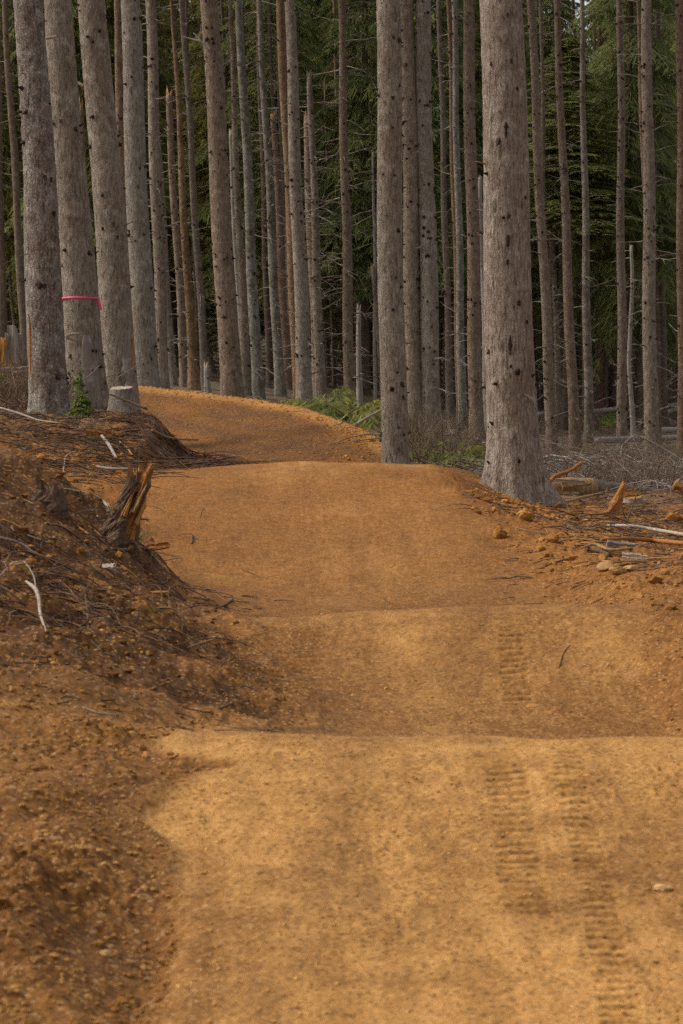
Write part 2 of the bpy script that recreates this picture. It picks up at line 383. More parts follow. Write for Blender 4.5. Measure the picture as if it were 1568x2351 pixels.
def mat_bark(name, dark, a, b, red, scale=(1, 1), flake=0.0, mott=.5):
    k = NT(name); v = k.coords((1, 1, 1), 37.0)
    def stretch(sc):
        o = k.n('ShaderNodeVectorMath', operation='MULTIPLY'); k.l(v, o.inputs[0]); o.inputs[1].default_value = sc; return o.outputs[0]
    h_, v_ = scale
    f1 = k.noise(stretch((34 * h_, 34 * h_, 6.5 * v_)), 1.0, 6, .68, .6)      # furrows
    f2 = k.noise(stretch((85 * h_, 85 * h_, 30 * v_)), 1.0, 4, .7, .4)        # flakes
    vo = k.n('ShaderNodeTexVoronoi', feature='DISTANCE_TO_EDGE'); vo.inputs['Scale'].default_value = 1.0
    wv = k.n('ShaderNodeVectorMath', operation='MULTIPLY_ADD'); nz = k.n('ShaderNodeTexNoise'); k.l(v, nz.inputs['Vector']); nz.inputs['Scale'].default_value = 22; nz.inputs['Detail'].default_value = 3
    k.l(nz.outputs['Color'], wv.inputs[0]); wv.inputs[1].default_value = (1.2, 1.2, 1.2); k.l(stretch((40 * h_, 40 * h_, 15 * v_)), wv.inputs[2]); k.l(wv.outputs[0], vo.inputs['Vector'])
    e = vo.outputs['Distance']
    big = k.noise(v, 1.3, 4, .6); mid = k.noise(v, 6, 4, .6); hi = k.noise(v, 17, 4, .65)
    plate = k.mix(k.ramp(k.math('ADD', k.math('MULTIPLY', f2, .6), k.math('MULTIPLY', hi, .4)), [(.34, 0.0), (.66, 1.0)]), a, b)
    plate = k.mix(k.math('MULTIPLY', k.ramp(big, [(.42, 0.0), (.64, 1.0)]), mott), plate, red)
    plate = k.mix(k.math('MULTIPLY', k.ramp(mid, [(.50, 0.0), (.66, 1.0)]), .55), plate, (b[0] * 1.25, b[1] * 1.27, b[2] * 1.3))
    plate = k.mix(k.math('MULTIPLY', k.ramp(hi, [(.58, 0.0), (.72, 1.0)]), .35 + flake * .5), plate, red)
    crack = k.math('MULTIPLY', k.ramp(e, [(.0, 1.0), (.10, .0)]), .45 + flake * .4)
    furrow = k.ramp(f1, [(.35, 1.0), (.50, 0.0)])
    c = k.mix(k.math('MAXIMUM', crack, k.math('MULTIPLY', furrow, .85)), plate, dark); c = k.tint(c); k.color(c)
    h = k.math('ADD', k.math('MULTIPLY', k.ramp(f1, [(.32, 0.0), (.55, 1.0)]), .9), k.math('ADD', k.math('MULTIPLY', f2, .5), k.math('MULTIPLY', k.ramp(e, [(0, 0.0), (.15, 1.0)]), .3 + flake)))
    k.bump(h, .9, .017); return k.m

def mat_wood(name, a, b, c3, streak=(40, 40, 3), tint=False):
    k = NT(name); v = k.coords((1, 1, 1), 11.0)
    sv = k.n('ShaderNodeVectorMath', operation='MULTIPLY'); k.l(v, sv.inputs[0]); sv.inputs[1].default_value = streak
    f = k.noise(sv.outputs[0], 1.0, 5, .65); g = k.noise(v, 5, 4, .6)
    c = k.mix(k.ramp(f, [(.32, 0.0), (.68, 1.0)]), a, b); c = k.mix(k.ramp(g, [(.5, 0.0), (.72, .8)]), c, c3)
    if tint: c = k.tint(c)
    k.color(c); k.bump(f, .7, .012); return k.m

def mat_plain(name, stops, scale=20, tint=False, rough=.9):
    k = NT(name); v = k.coords((1, 1, 1), 9.0); f = k.noise(v, scale, 4, .65); c = k.ramp(f, stops)
    if tint: c = k.tint(c)
    k.color(c); k.b.inputs['Roughness'].default_value = rough; k.bump(f, .4, .01); return k.m

def mat_leaf(name, lo, hi, yel, trans=.25):
    k = NT(name); v = k.coords((1, 1, 1), 23.0)
    at = k.n('ShaderNodeAttribute', attribute_name='tone')
    c = k.mix(at.outputs['Fac'], lo, hi); c = k.mix(k.math('MULTIPLY', k.ramp(k.noise(v, .8, 3, .6), [(.45, 0.0), (.7, 1.0)]), .6), c, yel); c = k.tint(c)
    k.color(c); k.b.inputs['Roughness'].default_value = .7
    tl = k.n('ShaderNodeBsdfTranslucent'); k.l(c, tl.inputs[0]); mx = k.n('ShaderNodeMixShader'); mx.inputs[0].default_value = trans
    k.l(k.b.outputs[0], mx.inputs[1]); k.l(tl.outputs[0], mx.inputs[2]); k.l(mx.outputs[0], k.out.inputs[0])
    return k.m

M = {}
M['earth'] = mat_earth()
M['bark'] = mat_bark('spruce_bark', (.058, .041, .030), (.182, .146, .110), (.375, .315, .248), (.20, .138, .094))
M['flaky'] = mat_bark('flaky_bark', (.022, .015, .012), (.135, .106, .088), (.42, .375, .33), (.17, .095, .066), (.75, 1.1), .35, .6)
M['pale'] = mat_bark('mottled_bark', (.06, .05, .042), (.16, .14, .12), (.355, .325, .27), (.13, .10, .065), (.7, 1.5), .0, .8)
M['stub'] = mat_plain('knot', [(.35, (.012, .008, .006)), (.65, (.05, .032, .022))], 30)
M['wood'] = mat_wood('split_wood', (.24, .095, .022), (.48, .24, .075), (.30, .14, .045))
M['redwood'] = mat_wood('fresh_red_wood', (.17, .052, .013), (.42, .19, .055), (.24, .085, .022), (70, 70, 5))
M['bright'] = mat_wood('bright_orange_wood', (.25, .085, .02), (.52, .26, .09), (.36, .14, .035), (60, 60, 4))
M['grey'] = mat_wood('weathered_wood', (.15, .12, .095), (.36, .31, .26), (.22, .16, .11))
M['pale_wood'] = mat_wood('pale_wood', (.22, .17, .12), (.46, .38, .29), (.32, .22, .12))
M['rot'] = mat_wood('rotten_wood', (.13, .068, .028), (.38, .245, .12), (.24, .145, .05))
M['dark_bark'] = mat_wood('dark_bark', (.028, .017, .011), (.105, .068, .044), (.065, .034, .017), (26, 26, 9))
M['brown'] = mat_wood('brown_bark_stick', (.055, .034, .020), (.15, .095, .055), (.10, .055, .028))
M['twig'] = mat_plain('twig', [(.3, (.09, .065, .048)), (.55, (.22, .17, .13)), (.75, (.45, .39, .33))], 3, True)
M['leaf'] = mat_leaf('conifer_needles', (.090, .112, .036), (.255, .275, .088), (.32, .29, .088), .5)
M['green'] = mat_leaf('young_needles', (.06, .105, .022), (.18, .235, .045), (.25, .24, .045))
M['grass'] = mat_leaf('grass', (.05, .11, .04), (.14, .20, .08), (.16, .18, .07))
M['clod'] = mat_plain('clod', [(.28, (.13, .052, .011)), (.5, (.26, .118, .028)), (.72, (.42, .22, .07))], 2.5, True)
M['stone'] = mat_plain('stone', [(.3, (.20, .10, .032)), (.5, (.33, .18, .065)), (.72, (.48, .31, .15))], 9, True)
M['tape'] = mat_plain('pink_tape', [(.3, (.78, .055, .16)), (.7, (.90, .10, .24))], 8, False, .45)
M['scar'] = mat_wood('stripped_wood', (.15, .115, .088), (.26, .21, .17), (.42, .40, .38), (30, 30, 2))

# ------------------------------------------------------------------ ground sheet
def build_ground():
    inv = np.linspace(1 / 4.4, 1 / 62.0, 1000)
    rows = np.concatenate([np.array([-40, -25, -12, -5, 0, 2, 3.2, 3.9]), np.sort(np.concatenate([1 / inv, np.linspace(30.05, 49.9, 190), np.linspace(5.55, 9.62, 430), np.linspace(12.4, 14.2, 130)])), np.linspace(63, 140, 70), np.linspace(145, 420, 40)])
    u_in = np.linspace(-1, 1, 680); g = np.linspace(0, 1, 45)[1:]
    nr = len(rows); Yp = np.maximum(rows, 4.4)
    half = .152 * Yp + .10; full = np.maximum(14 + 1.0 * np.abs(rows), half * 1.5)
    Xin = half[:, None] * u_in[None]
    ext = half[:, None] + (full - half)[:, None] * (g[None] ** 3 * .85 + g[None] * .15)
    X = np.concatenate([-ext[:, ::-1], Xin, ext], axis=1); Y = np.broadcast_to(rows[:, None], X.shape)
    z, trail, floor, berm, XL, XR = height(X, Y, True, True)
    # kinds of earth, plus shade painted into dips, edge groove and berm face
    n = fbm(X * 1.1, Y * 1.1, 61, 3); n2 = fbm(X * 4, Y * 4, 66, 2)
    left = sstep(.05, -.35, X - XL); right = sstep(.2, .9, X - XR)
    soil_shade = left * sstep(10.3, 11.8, Y + .8 * n) * sstep(19, 17.2, Y) * sstep(-.55, .1, n + .35 * n2 + .25 * sstep(-.2, -1.5, X) )
    soil_shade = np.maximum(soil_shade, left * sstep(28, 29.5, Y) * sstep(38, 36, Y) * sstep(-.5, .2, n + .3 * n2) * .85)
    soil_shade = np.maximum(soil_shade, sstep(-.42, -.10, X - XL) * sstep(.06, -.03, X - XL) * sstep(4.6, 5.4, Y) * sstep(9.7, 9.2, Y) * (.15 + .3 * sstep(-.3, .4, n2)))  # dark band along the edge groove: damp earth and its shadow painted in
    soil_shade = np.maximum(soil_shade, right * sstep(17, 20, Y) * sstep(34, 28, Y) * sstep(.0, .6, n + .5 * n2) * sstep(.6, 1.6, X - XR) * .8)
    soil_shade *= (1 - trail)
    soil_shade = np.maximum(soil_shade, trail * (1 - berm) * .18 * sstep(.12, .55, noise(X * 3.1 - .2 * Y, Y * .5, 69) + .4 * noise(X * 8, Y * 2, 70)) * sstep(5, 6, Y))
    soil_shade = np.maximum(soil_shade, trail * (1 - berm) * .5 * np.maximum(np.exp(-((Y - 11.2) / .8) ** 2), np.exp(-((Y - 19.2) / 1.5) ** 2) * sstep(-.3, .8, X)) * (.6 + .5 * n2))  # dips behind the rollers: damp earth with their shade painted in
    lit = floor * sstep(33, 40, Y + 2 * n)
    lit = np.maximum(lit, sstep(1.5, 2.6, X - XR + .5 * n) * sstep(27, 34, Y) * .7)
    lit = np.maximum(lit, sstep(-.6, -1.6, X - XL + .3 * n) * sstep(29, 33, Y) * .7) * (1 - trail)
    comp = trail * (1 - .85 * berm) * np.clip(.62 + .5 * noise(X * .8, Y * .45, 63) + .25 * n2, 0, 1)
    comp = comp * np.interp(Y, [4, 9.6, 10.4, 12.2, 13.2, 14.6, 15.4, 18, 20, 25, 27, 28.5, 30, 36], [1.1, 1.1, .5, .3, .55, .8, .25, .22, .4, .42, .65, .7, .3, .35])  # paler crests, darker dips: packed and damp earth plus painted shade
    comp *= 1 - .6 * sstep(1.0, .1, X - XL + .3 * n) * sstep(10, 12, Y)
    comp = comp * (1 + .38 * noise(X * 3.6 + .3 * Y, Y * .22, 64) + .35 * noise(X * 9 + .6 * Y, Y * .4, 65) + .2 * noise(X * 22 + 1.2 * Y, Y * .8, 71))
    trk = np.zeros_like(X)
    for (xa, xb, ya, yb, hw, per, dep) in TRACKS[:4]:
        xc = xa + (xb - xa) * (Y - ya) / (yb - ya); trk = np.maximum(trk, sstep(1.2, .7, np.abs(X - xc) / hw) * sstep(ya - .1, ya + .2, Y) * sstep(yb + .1, yb - .1, Y))
    soil_shade = np.maximum(soil_shade, trk * .07 * sstep(-.15, .45, noise(X * 3.3, Y * 2.1, 68)))
    comp = np.clip(comp * (1 + .35 * sstep(.45, .0, np.abs(X - .62 + .05 * (Y - 9) - .1 * n))), 0, 1)
    oran = np.maximum(sstep(10, 27, Y) * .85 * (1 - .75 * comp), berm * .95)
    if True:
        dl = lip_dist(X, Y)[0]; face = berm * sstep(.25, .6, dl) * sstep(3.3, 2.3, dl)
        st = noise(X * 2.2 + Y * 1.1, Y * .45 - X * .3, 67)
        soil_shade = np.maximum(soil_shade, face * np.clip(.70 + .4 * st, 0, .95)); comp = np.maximum(comp * (1 - .8 * face), berm * sstep(.6, .2, np.abs(dl)) * .7); oran = oran * (1 - .75 * berm * sstep(.6, .2, np.abs(dl)))  # shade of the berm face painted in as darker earth, rim kept paler
    col = np.stack([comp, soil_shade, lit, oran], -1).reshape(-1, 4)
    V = np.stack([X, Y, z], -1).reshape(-1, 3); nc = X.shape[1]
    idx = np.arange(nr * nc).reshape(nr, nc)
    q = np.stack([idx[:-1, :-1], idx[:-1, 1:], idx[1:, 1:], idx[1:, :-1]], -1).reshape(-1, 4)
    # vertex normals of the whole sheet, so that the pieces meet without a seam
    d1 = V[q[:, 2]] - V[q[:, 0]]; d2 = V[q[:, 3]] - V[q[:, 1]]; fn = np.cross(d1, d2)
    VN = np.zeros_like(V)
    for k in range(4):
        for c in range(3): VN[:, c] += np.bincount(q[:, k], fn[:, c], len(V))
    VN /= np.linalg.norm(VN, axis=1, keepdims=True) + 1e-12
    T = trail.ravel(); FL = (floor.ravel() > .5) | ((Y.ravel() > 38) & (T < .5))
    kind = np.where(T > .5, 0, np.where(FL, 2, 1)); fk = np.sort(kind[q], axis=1)[:, 1]
    for k, name in enumerate(('dirt_path', 'bare_earth_ground', 'forest_ground')):
        qq = q[fk == k]; u, invi = np.unique(qq, return_inverse=True)
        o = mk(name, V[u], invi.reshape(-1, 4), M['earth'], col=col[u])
        o.data.normals_split_custom_set_from_vertices([tuple(x) for x in VN[u]])
        tag(o, kind='structure')
build_ground()

# ------------------------------------------------------------------ trees
def trunk_geo(B, lean, zs, rs, sides, seed, amp=0.0, flare=0.0, fl_h=.5, buttress=None, wob=.02, jag=0.0, cell=(.04, .16)):
    """trunk in coordinates local to its base; zs heights above the base, rs radii; lean = dx/dz"""
    zs = np.asarray(zs, float); K = len(zs); th = np.arange(sides) * 2 * np.pi / sides + np.pi / 2
    r = np.asarray(rs, float)[:, None] * np.ones(sides)[None]
    TH, Z = np.meshgrid(th, zs)
    if flare:
        lob = 1 + .35 * np.sin(TH * 5 + seed) + .2 * np.sin(TH * 3 + 2 * seed)
        r = r + flare * np.exp(-np.maximum(Z, 0) / fl_h) * lob
    if buttress is not None:
        for (a, wd, ex, hh) in buttress:
            da = np.abs((TH - a + np.pi) % (2 * np.pi) - np.pi); r = r + ex * np.exp(-(da / wd) ** 2) * np.exp(-np.maximum(Z, 0) / hh)
    if amp:
        s_ = TH * np.asarray(rs, float)[:, None]
        r = r + amp * (1 - 2 * np.abs(noise(s_ / cell[0], Z / cell[1], seed))) * .6 + amp * .8 * noise(s_ / (cell[0] * 3), Z / (cell[1] * 1.6), seed + 3)
    cx = lean * zs + wob * np.sin(zs * .9 + seed) * np.minimum(zs / 3, 1); cy = wob * np.cos(zs * .7 + seed * 2) * np.minimum(zs / 3, 1)
    Zj = Z.copy()
    if jag:
        Zj[-1] += jag * (np.abs(noise(TH[-1] * 2.2, TH[-1] * 0 + seed, seed)) + .5 * np.abs(noise(TH[-1] * 6, TH[-1] * 0, seed + 9)) )
        r[-1] *= .9
    V = np.stack([cx[:, None] + r * np.cos(TH), cy[:, None] + r * np.sin(TH), Zj], -1).reshape(-1, 3)
    idx = np.arange(K * sides).reshape(K, sides); nx = np.roll(idx, -1, 1)
    q = np.stack([idx[:-1], nx[:-1], nx[1:], idx[1:]], -1).reshape(-1, 4)
    V = np.concatenate([V, [[cx[-1], cy[-1], zs[-1] - .02]]])
    cap = np.stack([idx[-1], nx[-1], np.full(sides, K * sides)], -1)
    return V, q, cap, (lambda z: np.interp(z, zs, cx)), (lambda z: np.interp(z, zs, cy)), (lambda z: np.interp(z, zs, rs))

def stubs_geo(n, z0, z1, fx, fy, fr, rg, ln=(.035, .10), rad=(.012, .026)):
    """dark stubs where branches have been shed, in loose whorls"""
    wh = np.sort(rg.uniform(z0, z1, max(1, n // 3))); z = np.clip(np.repeat(wh, 3)[:n] + rg.normal(0, .06, len(np.repeat(wh, 3)[:n])), z0, z1)
    n = len(z); a = rg.uniform(0, 2 * np.pi, n); r = fr(z); L = rg.uniform(*ln, n); w_ = rg.uniform(*rad, n)
    d = np.stack([np.cos(a), np.sin(a), rg.uniform(-.9, .6, n)], -1)
    p0 = np.stack([fx(z) + np.cos(a) * (r - .015), fy(z) + np.sin(a) * (r - .015), z], -1)
    P = np.stack([p0, p0 + d * (L * .45)[:, None] + [0, 0, 0], p0 + d * L[:, None]], 1)
    V, q = tubes(P, np.stack([w_ * 1.5, w_ * .8, w_ * .25], 1), 6)
    return V, q

def twigs_geo(n, z0, z1, fx, fy, fr, rg, L=(.3, 1.6), rad=.011, side=2, droop=.25):
    z = rg.uniform(z0, z1, n); a = rg.uniform(0, 2 * np.pi, n); ln = rg.uniform(L[0], L[1], n) * rg.uniform(.5, 1, n)
    r = fr(z); t = np.linspace(0, 1, 6)
    up = rg.uniform(-.25, .45, n); dr = rg.uniform(-droop, droop * 1.6, n)
    d = np.stack([np.cos(a), np.sin(a), np.zeros(n)], -1)
    p0 = np.stack([fx(z) + np.cos(a) * r * .8, fy(z) + np.sin(a) * r * .8, z], -1)
    P = p0[:, None] + d[:, None] * (ln[:, None] * t)[..., None]
    P[:, :, 2] += ln[:, None] * (up[:, None] * t - dr[:, None] * t ** 2)
    P += np.cumsum(rg.normal(0, .018, P.shape), axis=1) * ln[:, None, None]
    rr = rad * rg.uniform(.6, 1.4, n)[:, None] * (1 - .75 * t)[None]
    out = [tubes(P, rr, 4)]
    if side:
        m = n * side; k = rg.integers(0, n, m); s = rg.integers(2, 5, m); b = P[k, s]
        a2 = a[k] + rg.choice([-1, 1], m) * rg.uniform(.4, 1.1, m); l2 = ln[k] * rg.uniform(.2, .5, m)
        t2 = np.linspace(0, 1, 4); d2 = np.stack([np.cos(a2), np.sin(a2), rg.uniform(-.5, .3, m)], -1)
        P2 = b[:, None] + d2[:, None] * (l2[:, None] * t2)[..., None]; P2[:, :, 2] -= .15 * l2[:, None] * t2 ** 2
        out.append(tubes(P2, rad * .55 * (1 - .7 * t2)[None] * np.ones((m, 1)), 3))
    V, Fs, _ = join(out)
    return V, Fs

def crown_geo(seed, H=20, Rm=2.9, nb=150, leaf=1.0, top=.85):
    """conifer crown: drooping branches that carry sprays of small needle blades; local z from 0 (lowest boughs) to H (tip)"""
    rg = np.random.default_rng(seed)
    t = rg.uniform(0, 1, nb) ** 1.15; t = np.sort(t); h = t * H
    L = Rm * (1 - t) ** .8 * rg.uniform(.55, 1.15, nb) + .25; a = np.arange(nb) * 2.4 + rg.uniform(-.5, .5, nb)
    M_ = 9; s = np.linspace(.16, 1, M_)
    up = rg.uniform(-.15, .15, nb); dr = rg.uniform(.25, .6, nb)
    cx = np.cos(a); sx = np.sin(a)
    P = np.stack([cx[:, None] * L[:, None] * s, sx[:, None] * L[:, None] * s, h[:, None] + L[:, None] * (up[:, None] * s - dr[:, None] * s ** 2)], -1)   # nb, M, 3
    quads = []; tone = []
    btone = rg.uniform(0, 1, nb)
    for side in (-1, 1):
        ang = a[:, None] + side * rg.uniform(.45, 1.15, (nb, M_)); ls = L[:, None] * (.42 * (1.12 - s))[None] * rg.uniform(.6, 1.3, (nb, M_)) + .14
        for j in range(17):
            f0 = j / 17.0
            dirx = np.cos(ang); diry = np.sin(ang); dz = -.40 - .45 * f0 + rg.uniform(-.45, .3, (nb, M_))
            b = P + np.stack([dirx * ls * f0, diry * ls * f0, -.28 * ls * f0 ** 2 - .1 * ls * f0], -1)
            ll = ls * .28 * rg.uniform(.6, 1.6, (nb, M_)) + .07; wv = (.011 + .015 * ls) * rg.uniform(.6, 1.5, (nb, M_)) * leaf
            jit = rg.uniform(-.9, .9, (nb, M_)); dx2 = np.cos(ang + jit); dy2 = np.sin(ang + jit)
            tip = b + np.stack([dx2 * ll, dy2 * ll, dz * ll], -1); mid = (b + tip) / 2
            sdx = np.stack([-dy2, dx2, rg.uniform(-1.2, 1.2, (nb, M_))], -1); sdx /= np.linalg.norm(sdx, axis=-1, keepdims=True)
            q = np.stack([b, mid + sdx * wv[..., None], tip, mid - sdx * wv[..., None]], -2).reshape(-1, 4, 3)
            quads.append(q); tone.append(np.repeat(np.clip(.55 * btone[:, None] + .45 * rg.uniform(0, 1, (nb, M_)), 0, 1).reshape(-1), 4))
    Q = np.concatenate(quads); T = np.concatenate(tone); V = Q.reshape(-1, 3)
    Fq = np.arange(len(V)).reshape(-1, 4)
    # the boughs' own wood
    t5 = np.concatenate([[0], s]); PB = np.concatenate([np.stack([0 * h, 0 * h, h], -1)[:, None], P], 1)
    BV, BQ = tubes(PB, (.03 * (L / Rm)[:, None] + .008) * (1 - .85 * t5)[None], 3)
    return V, Fq, T, BV, BQ

CROWNS = []
def crown_mesh(i, seed, **kw):
    V, Fq, T, BV, BQ = crown_geo(seed, **kw)
    o = mk('crown', np.concatenate([V, BV]), [Fq, BQ + len(V)], [M['leaf'], M['twig']], smooth=False,
           midx=np.concatenate([np.zeros(len(Fq)), np.ones(len(BQ))]), tone=np.concatenate([T, np.zeros(len(BV))]))
    me = o.data; bpy.data.objects.remove(o); CROWNS.append(me)
for i in range(6):
    crown_mesh(i, 100 + i, H=20, Rm=(2.6, 3.2, 2.9, 3.5, 2.4, 3.0)[i], nb=(190, 210, 200, 230, 180, 200)[i])
# an airy, hanging one
for i in range(2):
    crown_mesh(6 + i, 300 + i, H=16, Rm=2.0, nb=95, leaf=.9)

def add_crown(root, me, z, sc, rot, tintc=(1, 1, 1), x=0.0):
    c = bpy.data.objects.new('crown', me); COL.objects.link(c); c.parent = root
    c.location = (x, 0, z); c.scale = (sc[0], sc[0], sc[1]); c.rotation_euler = (0, 0, rot); c.color = (*tintc, 1)
    return c

def tree(bx, by, wb, tx, wt, Y, label, name='spruce_tree', cat='tree', bark='bark', top=None, tint=(1, 1, 1), stub=30, twig=0, tl=(.3, 1.4), crown=None,
         flare=None, fl_h=.5, buttress=None, sides=14, step=.6, amp=0.0, group=None, extra=10.0, wob=.025, topmat='wood', jag=.25, cell=(.04, .16), stub_r=(.019, .036), twig_r=.018, tint_tw=(1, 1, 1)):
    """a bare trunk from its foot (bx, by) to the picture's upper edge (tx, 0), or to its broken top (tx, top); widths in picture pixels"""
    P = D2W(bx, by, Y); X = P[0]; z0 = gz(X, Y) - .08
    Q = D2W(tx, top if top is not None else 0, Y); ht = Q[2] - z0; lean = (Q[0] - X) / ht
    px = Y / F; rb = wb * px / 2; rt = wt * px / 2
    seed = int(abs(bx) * 7 + Y); rg = np.random.default_rng(seed)
    Ht = ht if top is not None else ht + extra
    n = int(max(8, Ht / step)); zs = np.concatenate([np.linspace(0, 1.2, 10)[:-1], np.linspace(1.2, Ht, n)]) if Ht > 2 else np.linspace(0, Ht, 14)
    rs = rb + (rt - rb) * zs / ht; rs = np.maximum(rs, .02)
    root = empty(name, (X, Y, z0), label, cat, group)
    V, q, cap, fx, fy, fr = trunk_geo(None, lean, zs, rs, sides, seed, amp, rb * .35 if flare is None else flare, fl_h, buttress, wob, jag if top is not None else 0, cell)
    shorts = int(twig == 0) * 9 + int(0 < twig) * 0
    lst = [V]; faces = [q, cap]; mi = [np.zeros(len(q)), np.full(len(cap), 2)]
    stub = int(stub * 1.05)
    if stub:
        sv, sq = stubs_geo(stub, .5, min(Ht - .05, ht + .5), fx, fy, fr, rg, rad=stub_r); faces.append(sq + len(V)); lst.append(sv); mi.append(np.ones(len(sq)))
    o = mk('trunk', np.concatenate(lst), faces, [M[bark], M['stub'], M[topmat]], root, midx=np.concatenate(mi)); o.color = (*tint, 1)
    if not twig and top is None:
        tv, tq = twigs_geo(14, 1.2, ht + .4, fx, fy, fr, rg, (.06, .28), .013, 0, .1)
        t_ = mk('broken_stub', tv, tq, M['twig'], root); t_.color = (.8, .72, .65, 1); t_['kind'] = 'stuff'
    if twig:
        tv, tq = twigs_geo(int(twig * 1.7), 1.0, min(Ht - .1, ht + .5), fx, fy, fr, rg, tl, twig_r)
        t_ = mk('dead_branchwork', tv, tq, M['twig'], root); t_.color = (*tint_tw, 1); t_['kind'] = 'stuff'
    if crown is not None and top is None:
        add_crown(root, CROWNS[6 + crown % 2], ht + 3.2, (.8, .55), rg.uniform(0, 6), (1, 1, 1), lean * (ht + 6))
    root['_x'] = X
    return root, (X, Y, z0), lean, fx, fy, fr

A = dict(sides=72, step=.035, amp=.007)
# --- the big trunks in front
T1 = tree(117, 960, 86, 66, 64, 34, 'leftmost big spruce with dark flaky reddish bark, on the left bank', bark='flaky', stub=26, amp=.012, sides=72, step=.04, cell=(.05, .09), flare=.05, fl_h=.35, buttress=[(math.radians(205), .3, .07, .25), (math.radians(268), .25, .05, .35), (math.radians(322), .3, .09, .22)], tint=(1.06, 1.02, .95), stub_r=(.02, .04))
T2 = tree(203, 945, 88, 134, 62, 37, 'big grey spruce wearing the pink ribbon, its bark stripped near the foot', stub=34, flare=.07, fl_h=.45, buttress=[(math.radians(210), .3, .07, .25), (math.radians(250), .25, .05, .35), (math.radians(345), .3, .09, .22)], tint=(1.02, 1, .96), **A)
T3 = tree(284, 925, 80, 213, 62, 40, 'big grey spruce just right of the ribboned tree, bark torn in its lower right', stub=44, flare=.06, fl_h=.4, buttress=[(math.radians(220), .3, .07, .25), (math.radians(275), .25, .05, .35), (math.radians(335), .3, .09, .22)], tint=(1.05, 1.02, .98), **A)
T4 = tree(337, 892, 56, 297, 44, 54, 'grey brown spruce standing where the dirt berm ends at left', stub=70, sides=40, step=.08, amp=.006, crown=0)
T16 = tree(908, 1054, 61, 888, 54, 36.6, 'straight grey spruce whose foot is buried in the right end of the dirt berm', stub=60, sides=64, step=.05, amp=.006, flare=.02, fl_h=.3, tint=(1.02, 1, .97))
T22 = tree(1184, 1165, 119, 1146, 95, 28.6, 'thickest spruce with wide flared roots standing right of the trail', stub=34, flare=.10, fl_h=.34, sides=96, step=.03, amp=.007, tint=(1.08, 1.03, 1.0),
           buttress=[(math.radians(192), .32, .22, .24), (math.radians(228), .22, .10, .34), (math.radians(262), .20, .13, .24), (math.radians(297), .22, .09, .36), (math.radians(338), .34, .27, .26)], cell=(.035, .11), stub_r=(.018, .034))
# --- second rank, each where the photograph shows it
B = dict(sides=28, step=.15, amp=.005)
tree(300, 905, 20, 268, 16, 60, 'narrow red brown trunk half hidden by the spruce where the berm ends', tint=(.9, .72, .58), stub=30, crown=1, **B)
tree(374, 892, 28, 345, 24, 70, 'slim brown spruce standing right of the trunk at the berm end', stub=70, twig=16, crown=2, tint=(1.02, .95, .9), **B)
tree(397, 897, 20, 340, 14, 82, 'thin grey trunk rising close behind a slim brown spruce by the berm end', stub=50, twig=30, tint=(.9, .9, .9), **B)
tree(424, 900, 17, 387, 15, 78, 'broken snag with a splintered orange top above the left berm', name='snag', cat='snag', top=222, stub=50, twig=26, tl=(.2, .7), tint=(.9, .78, .7), jag=.5, **B)
tree(446, 902, 24, 395, 7, 76, 'thin dead stem with peeling orange patches, leaning past the orange topped snag', bark='pale', stub=30, twig=34, tl=(.2, .6), tint=(.95, .66, .42), **B)
tree(472, 897, 18, 418, 12, 88, 'shadowy thin trunk left of the dark brown spruce', stub=30, twig=26, tint=(.7, .66, .62), **B)
tree(478, 905, 14, 473, 10, 74, 'short pale broken snag beside a shadowy trunk behind the berm', name='snag', cat='snag', bark='grey', top=850, stub=4, topmat='pale_wood', jag=.5, **B)
tree(534, 915, 49, 480, 40, 58, 'stout dark brown spruce with a pale broken branch high up, behind the berm', stub=80, crown=3, tint=(.94, .80, .70), sides=44, step=.08, amp=.006)
tree(567, 915, 22, 527, 9, 70, 'thin mottled dead stem close right of the stout brown spruce', bark='pale', stub=26, twig=28, tl=(.2, .6), tint=(.85, .72, .6), **B)
tree(560, 912, 13, 528, 9, 82, 'bare grey pole with a snapped top, between the brown spruce and a mottled stem', name='snag', cat='snag', bark='grey', top=305, stub=12, twig=10, tl=(.2, .5), topmat='pale_wood', **B)
tree(594, 925, 27, 549, 17, 72, 'smooth pale grey trunk blotched with lichen behind the berm middle', bark='pale', stub=46, twig=18, crown=4, tint=(.92, .92, .88), **B)
tree(644, 928, 24, 595, 12, 80, 'slim pale trunk with many side twigs left of the twin trunks', bark='pale', stub=50, twig=44, crown=5, tint=(.9, .86, .82), **B)
tree(662, 920, 20, 628, 13, 92, 'dark red trunk with broken top in shade right of the twiggy slim trunk', stub=30, twig=16, tint=(.72, .55, .48), top=270, jag=.4, name='snag', cat='snag', **B)
tree(688, 935, 26, 643, 18, 74, 'orange brown trunk showing along the left side of its larger twin', tint=(.95, .70, .5), stub=30, twig=8, crown=0, **B)
tree(701, 940, 36, 664, 23, 68, 'larger twin grey trunk with a small orange wound, left of the green boughs', stub=90, twig=18, crown=1, tint=(1.03, 1, .96), sides=36, step=.1, amp=.006)
tree(738, 905, 26, 712, 12, 76, 'spiky topped broken snag left of the narrow brown trunk', name='snag', cat='snag', top=195, stub=60, twig=44, tl=(.3, 1.3), tint=(.88, .84, .8), jag=.7, topmat='pale_wood', **B)
tree(730, 905, 22, 704, 17, 79, 'second broken snag leaning against the spiky topped snag', name='snag', cat='snag', top=275, stub=30, twig=20, tint=(.95, .82, .72), jag=.4, **B)
tree(804, 922, 26, 783, 15, 80, 'narrow brown trunk with long side twigs near the picture middle', stub=60, twig=60, tl=(.5, 2.2), crown=2, tint=(.88, .76, .66), **B)
